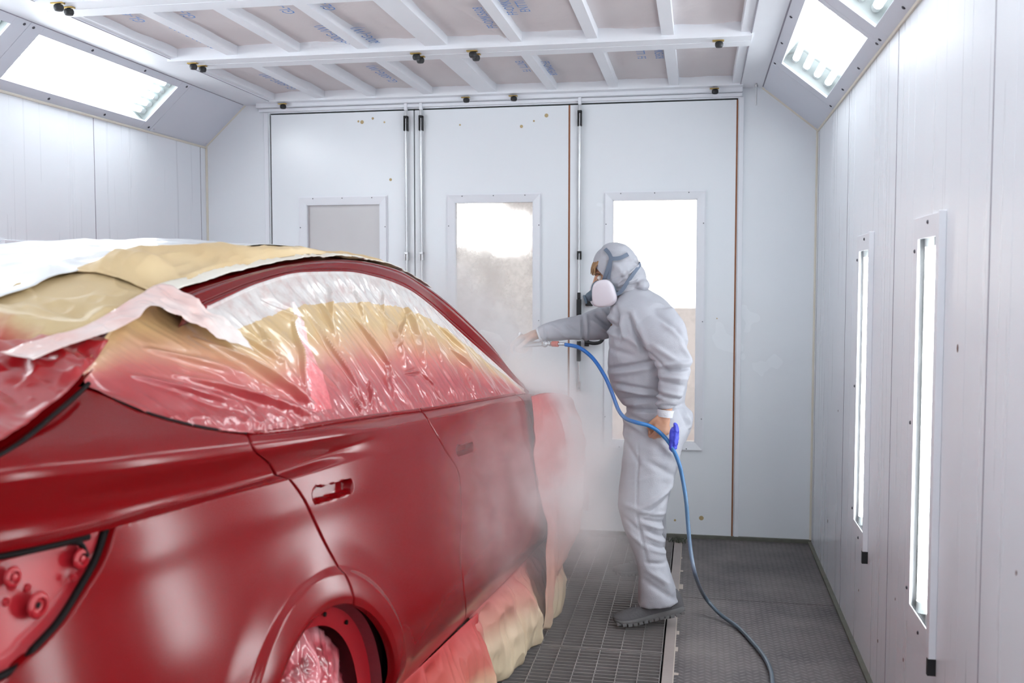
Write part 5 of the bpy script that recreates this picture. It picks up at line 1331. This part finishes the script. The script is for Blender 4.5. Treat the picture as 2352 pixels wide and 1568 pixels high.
# ------------------------------------------------------------------ spray gun, hose, cloth
gA = at_y(1250, 789, 4.60); gB = at_y(1178, 793, 4.62)      # handle end, handle top
M_gun = mat('silver gun metal', (.62, .63, .65), .25, 1); M_red = noisy('red coupling sleeve', (.50, .09, .06), (.6, .14, .1), 30, .45); M_hose = noisy('blue air hose', (.010, .13, .42), (.015, .17, .50), 8, .28)
gun = empty('spray_gun', tuple(gA), 'silver spray gun held in the outstretched hand', 'spray gun')
dg_ = (gB-gA)/np.linalg.norm(gB-gA)
mb = MB(); cap(mb, [gA, gA+dg_*.05, gB-dg_*.02], [.011, .0125, .015], 16); mb.build('handle', M_gun, gun, smooth=True, sharp=60)
nz = -E3*.80+E1*.55+(-E2)*-.0; nz /= np.linalg.norm(nz)
mb = MB(); cap(mb, [gB-nz*.035, gB+nz*.0, gB+nz*.055], [.014, .018, .015], 16); mb.build('gun_body', M_gun, gun, smooth=True, sharp=60)
mb = MB(); mb.lathe([(.012, 0), (.018, .004), (.019, .014), (.015, .024), (.007, .026)], gB+nz*.055, nz, 18); mb.obox(gB+nz*.074-E2*.018-dg_*.004, E2*.036, nz*.012, dg_*.008); mb.build('air_cap', mat('brass cap', (.7, .55, .25), .3, 1), gun, smooth=True, sharp=50)
mb = MB(); mb.lathe([(.006, 0), (.006, -.022), (.011, -.024), (.011, -.036), (.004, -.038)], gB-nz*.035, nz, 14); mb.build('adjusting_knob', M_gun, gun, smooth=True, sharp=50)
up = -nz; cp = gB+nz*.02+E1*.02
mb = MB(); mb.lathe([(.010, 0), (.012, .03), (.034, .055), (.038, .075), (.038, .145), (.034, .150), (.005, .152)], gB+E1*.018, (E1*.9+E3*.25)/np.linalg.norm(E1*.9+E3*.25), 24); mb.build('paint_cup', mat('translucent paint cup', (.75, .72, .70), .35), gun, smooth=True, sharp=50)
mb = MB(); mb.tube(crv([gB+nz*.012-dg_*.01, gB+nz*.035-dg_*.03, gB+nz*.04-dg_*.065], 12), .004, 8); mb.build('trigger', M_gun, gun, smooth=True)
hA = at_y(1262, 789, 4.58); hB = at_y(1298, 790, 4.55)
mb = MB(); mb.ell(gA+(hA-gA)*.15, (.017, .017, .017), 16, 10); mb.build('swivel_ball', M_gun, gun, smooth=True)
ax = hB-gA; L_ = np.linalg.norm(ax)
mb = MB(); mb.lathe([(.008, .0), (.008, L_*.25), (.011, L_*.26), (.011, L_*.34), (.007, L_*.36), (.007, L_)], gA, ax, 14); mb.build('air_fitting', M_gun, gun, smooth=True, sharp=40)
mb = MB(); mb.lathe([(.011, L_*.38), (.0135, L_*.40), (.0135, L_*.66), (.011, L_*.68)], gA, ax, 14); mb.build('coupling_sleeve', M_red, gun, smooth=True, sharp=40)
hp1 = [(1298,791,4.55),(1330,798,4.53),(1362,823,4.50),(1388,862,4.46),(1405,900,4.43),(1420,940,4.40),(1436,960,4.37),(1462,970,4.33),(1490,977,4.335),(1512,990,4.345),(1532,1010,4.35),(1545,1030,4.33),(1559,1062,4.30),(1568,1100,4.30),(1576,1150,4.28),(1580,1200,4.27)]
pts = [at_y(*q) for q in hp1]
pts += [at_y(1586, 1262, 4.24), at_y(1597, 1320, 4.20)]
for (px, py, z) in [(1617,1367,.10),(1652,1408,.03),(1695,1440,.012),(1728,1474,.012),(1755,1508,.012),(1770,1540,.012),(1774,1575,.012),(1772,1640,.012),(1790,1760,.012),(1830,1900,.012)]:
    pts.append(floorpt(px, py, z))
path = crv(pts, 260)
mb = MB(); mb.tube(path, .0088, 14); hose = mb.build('air_hose', M_hose, smooth=True, sharp=60)
tag(hose, 'blue air hose running from the spray gun through the hand to the floor', 'hose')
t = NT(M_hose); pz = t.n.new('ShaderNodeSeparateXYZ'); t.l.new(t.pos(), pz.inputs[0])     # greyer towards the floor
n = t.noise(t.pos(), 12, 3); k = t.math('ADD', pz.outputs[2], t.math('MULTIPLY_ADD', n, .3, -.15))
t.l.new(t.ramp(k, [(.0, (.09, .12, .15)), (.25, (.16, .19, .25)), (.55, (.10, .20, .34)), (.85, (.02, .16, .42)), (1, (.008, .12, .42))]), bsdf(M_hose).inputs['Base Color'])
# blue cloth in the near hand
c = at_y(1548, 1003, 4.34); mb = MB()
for (dx, dz, rx, rz, ry) in [(0, 0, .018, .045, .020), (.006, .03, .012, .03, .016), (-.006, -.035, .012, .03, .018), (.004, .0, .014, .055, .012)]:
    mb.ell(c-E1*-dx*-1+E3*dz, (rx, ry, rz), 16, 12, np.stack([E1, E2, E3], 1))
v, f, nr = remeshed(np.vstack(mb.v), mb.f, .0028, 2); v = v+nr*(.006*(ridged(v*np.array([60, 60, 25]), 2)-.6))[:, None]
o = mesh_obj('nitrile_glove', v, f, noisy('blue nitrile', (.045, .055, .50), (.06, .08, .62), 20, .4)); tag(o, 'crumpled blue nitrile glove held against the hose', 'glove')
# ------------------------------------------------------------------ paint mist
def mist(name, lo, hi, blobs, scale, base, label, thr=(.42, .72), seed=0, aniso=.3, col=(.995, .99, .99)):
    mb = MB(); mb.box(lo, hi); m = bpy.data.materials.new(name); m.use_nodes = True; t = NT(m); t.n.clear()
    p = t.pos(); tot = None
    wv = t.n.new('ShaderNodeTexNoise'); wv.inputs['Scale'].default_value = scale*.8; wv.inputs['Detail'].default_value = 2; t.l.new(t.vmath('ADD', p, (seed, 0, 0)), wv.inputs['Vector'])
    off = t.vmath('SUBTRACT', wv.outputs['Color'], (.5, .5, .5)); pw = t.vmath('ADD', p, t.vmath('MULTIPLY', off, (.30, .30, .30)))
    for (c, r, a, R) in blobs:
        d = t.vmath('SUBTRACT', pw, tuple(c))
        # local axes
        q = None
        for axv, rad in zip(R, r):
            dt = t.math('DIVIDE', t.vmath('DOT_PRODUCT', d, tuple(axv)), rad); s2 = t.math('MULTIPLY', dt, dt); q = s2 if q is None else t.math('ADD', q, s2)
        g = t.math('MULTIPLY', t.math('EXPONENT', t.math('MULTIPLY', q, -1.0)), a); tot = g if tot is None else t.math('ADD', tot, g)
    n = t.n.new('ShaderNodeTexNoise'); n.inputs['Scale'].default_value = scale; n.inputs['Detail'].default_value = 4; n.inputs['Roughness'].default_value = .55; t.l.new(t.vmath('ADD', pw, (seed+3, 5, 0)), n.inputs['Vector'])
    mr = t.new('ShaderNodeMapRange'); t.l.new(n.outputs['Fac'], mr.inputs[0]); mr.inputs[1].default_value = thr[0]; mr.inputs[2].default_value = thr[1]; mr.inputs[3].default_value = base; mr.inputs[4].default_value = 1.0
    dn = t.math('MULTIPLY', tot, mr.outputs[0]); dn = t.math('MAXIMUM', t.math('SUBTRACT', dn, .03), 0)
    # fade out before the domain's own sides
    v = t.new('ShaderNodeVolumePrincipled'); v.inputs['Color'].default_value = (*col, 1); v.inputs['Anisotropy'].default_value = aniso; t.l.new(dn, v.inputs['Density'])
    o = t.new('ShaderNodeOutputMaterial'); t.l.new(v.outputs[0], o.inputs['Volume'])
    ob = mb.build(name, m); tag(ob, label, 'mist', kind='stuff'); return ob
I3 = np.eye(3)
def axes(a, b):
    X = (b-a)/np.linalg.norm(b-a); Y = np.cross(E3, X); Y /= np.linalg.norm(Y); return [X, Y, np.cross(X, Y)]
def seg_blob(a, b, r, dens): return ((a+b)/2, (np.linalg.norm(b-a)/2*1.1, r, r), dens, axes(a, b))
bl = [seg_blob(at_y(1160, 825, 4.45), at_y(1250, 965, 4.35), .10, 190), seg_blob(at_y(1235, 930, 4.35), at_y(1345, 1030, 4.30), .13, 85),
      seg_blob(at_y(1300, 1000, 4.3), at_y(1400, 1160, 4.25), .18, 7.5), seg_blob(at_y(1150, 800, 4.7), at_y(1080, 700, 4.95), .15, 14), seg_blob(at_y(1150, 800, 4.3), at_y(1055, 690, 4.15), .10, 4), seg_blob(at_y(1170, 870, 4.1), at_y(1130, 940, 3.9), .14, 5),
      seg_blob(at_y(1080, 760, 4.8), at_y(1000, 640, 5.0), .24, 5), seg_blob(at_y(1330, 1150, 4.1), at_y(1460, 1310, 4.6), .14, 5),
      seg_blob(at_y(1190, 980, 3.9), at_y(1290, 1260, 3.9), .22, 7), seg_blob(at_y(1000, 1000, 3.3), at_y(1120, 1330, 3.5), .28, 5.0),
      (at_y(1160, 860, 4.5), (.16, .25, .22), 6, I3)]
mist('spray_mist', (-1.6, 2.75, .02), (-.04, 5.8, 2.0), bl, 3.4, .10, 'white cloud of paint mist drifting down from the spray gun')
# ------------------------------------------------------------------ light
w = bpy.data.worlds.new('world'); bpy.context.scene.world = w; w.use_nodes = True
w.node_tree.nodes['Background'].inputs[0].default_value = (1, .985, .97, 1); w.node_tree.nodes['Background'].inputs[1].default_value = 1.25
for k, (x0, x1, z0, z1, st) in enumerate([(-1.93, -1.60, 1.82, 2.15, 34), (-.78, .05, 1.32, 2.3, 4.5)]):
    xc = (x0+x1)/2; o = empty('workshop_lamp', (xc, 8.3, 0))
    b = MB(); b.box((x0, 8.25, z0), (x1, 8.3, z1)); b.build('lamp_head', emis('workshop lamp %d' % k, (1, .985, .96), st), o)
    b = MB(); b.tube([(xc, 8.36, 0), (xc, 8.36, z1)], .012, 10); b.box((xc-.2, 8.25, 0), (xc+.2, 8.5, .02)); b.box((x0-.01, 8.301, z0-.01), (x1+.01, 8.34, z1+.01)); b.build('lamp_stand', M_black, o)
    tag(o, 'glaring workshop lamp seen through the middle door window' if k == 0 else 'large bright lamp panel beyond the right door window', 'lamp')
sc = bpy.context.scene
sc.view_settings.view_transform = 'Standard'; sc.view_settings.look = 'None'; sc.view_settings.gamma = 1; sc.view_settings.use_curve_mapping = False
sc.view_settings.exposure = 0.22
sc.cycles.max_bounces = 8; sc.cycles.diffuse_bounces = 4; sc.cycles.glossy_bounces = 4; sc.cycles.transparent_max_bounces = 16; sc.cycles.volume_bounces = 6; sc.cycles.volume_step_rate = 2.0; sc.cycles.volume_max_steps = 96
sc.cycles.caustics_reflective = False; sc.cycles.caustics_refractive = False
sc.cycles.use_denoising = True
sc.cycles.sample_clamp_indirect = 6
cam.dof.use_dof = True; cam.dof.focus_distance = 4.5; cam.dof.aperture_fstop = 4.0
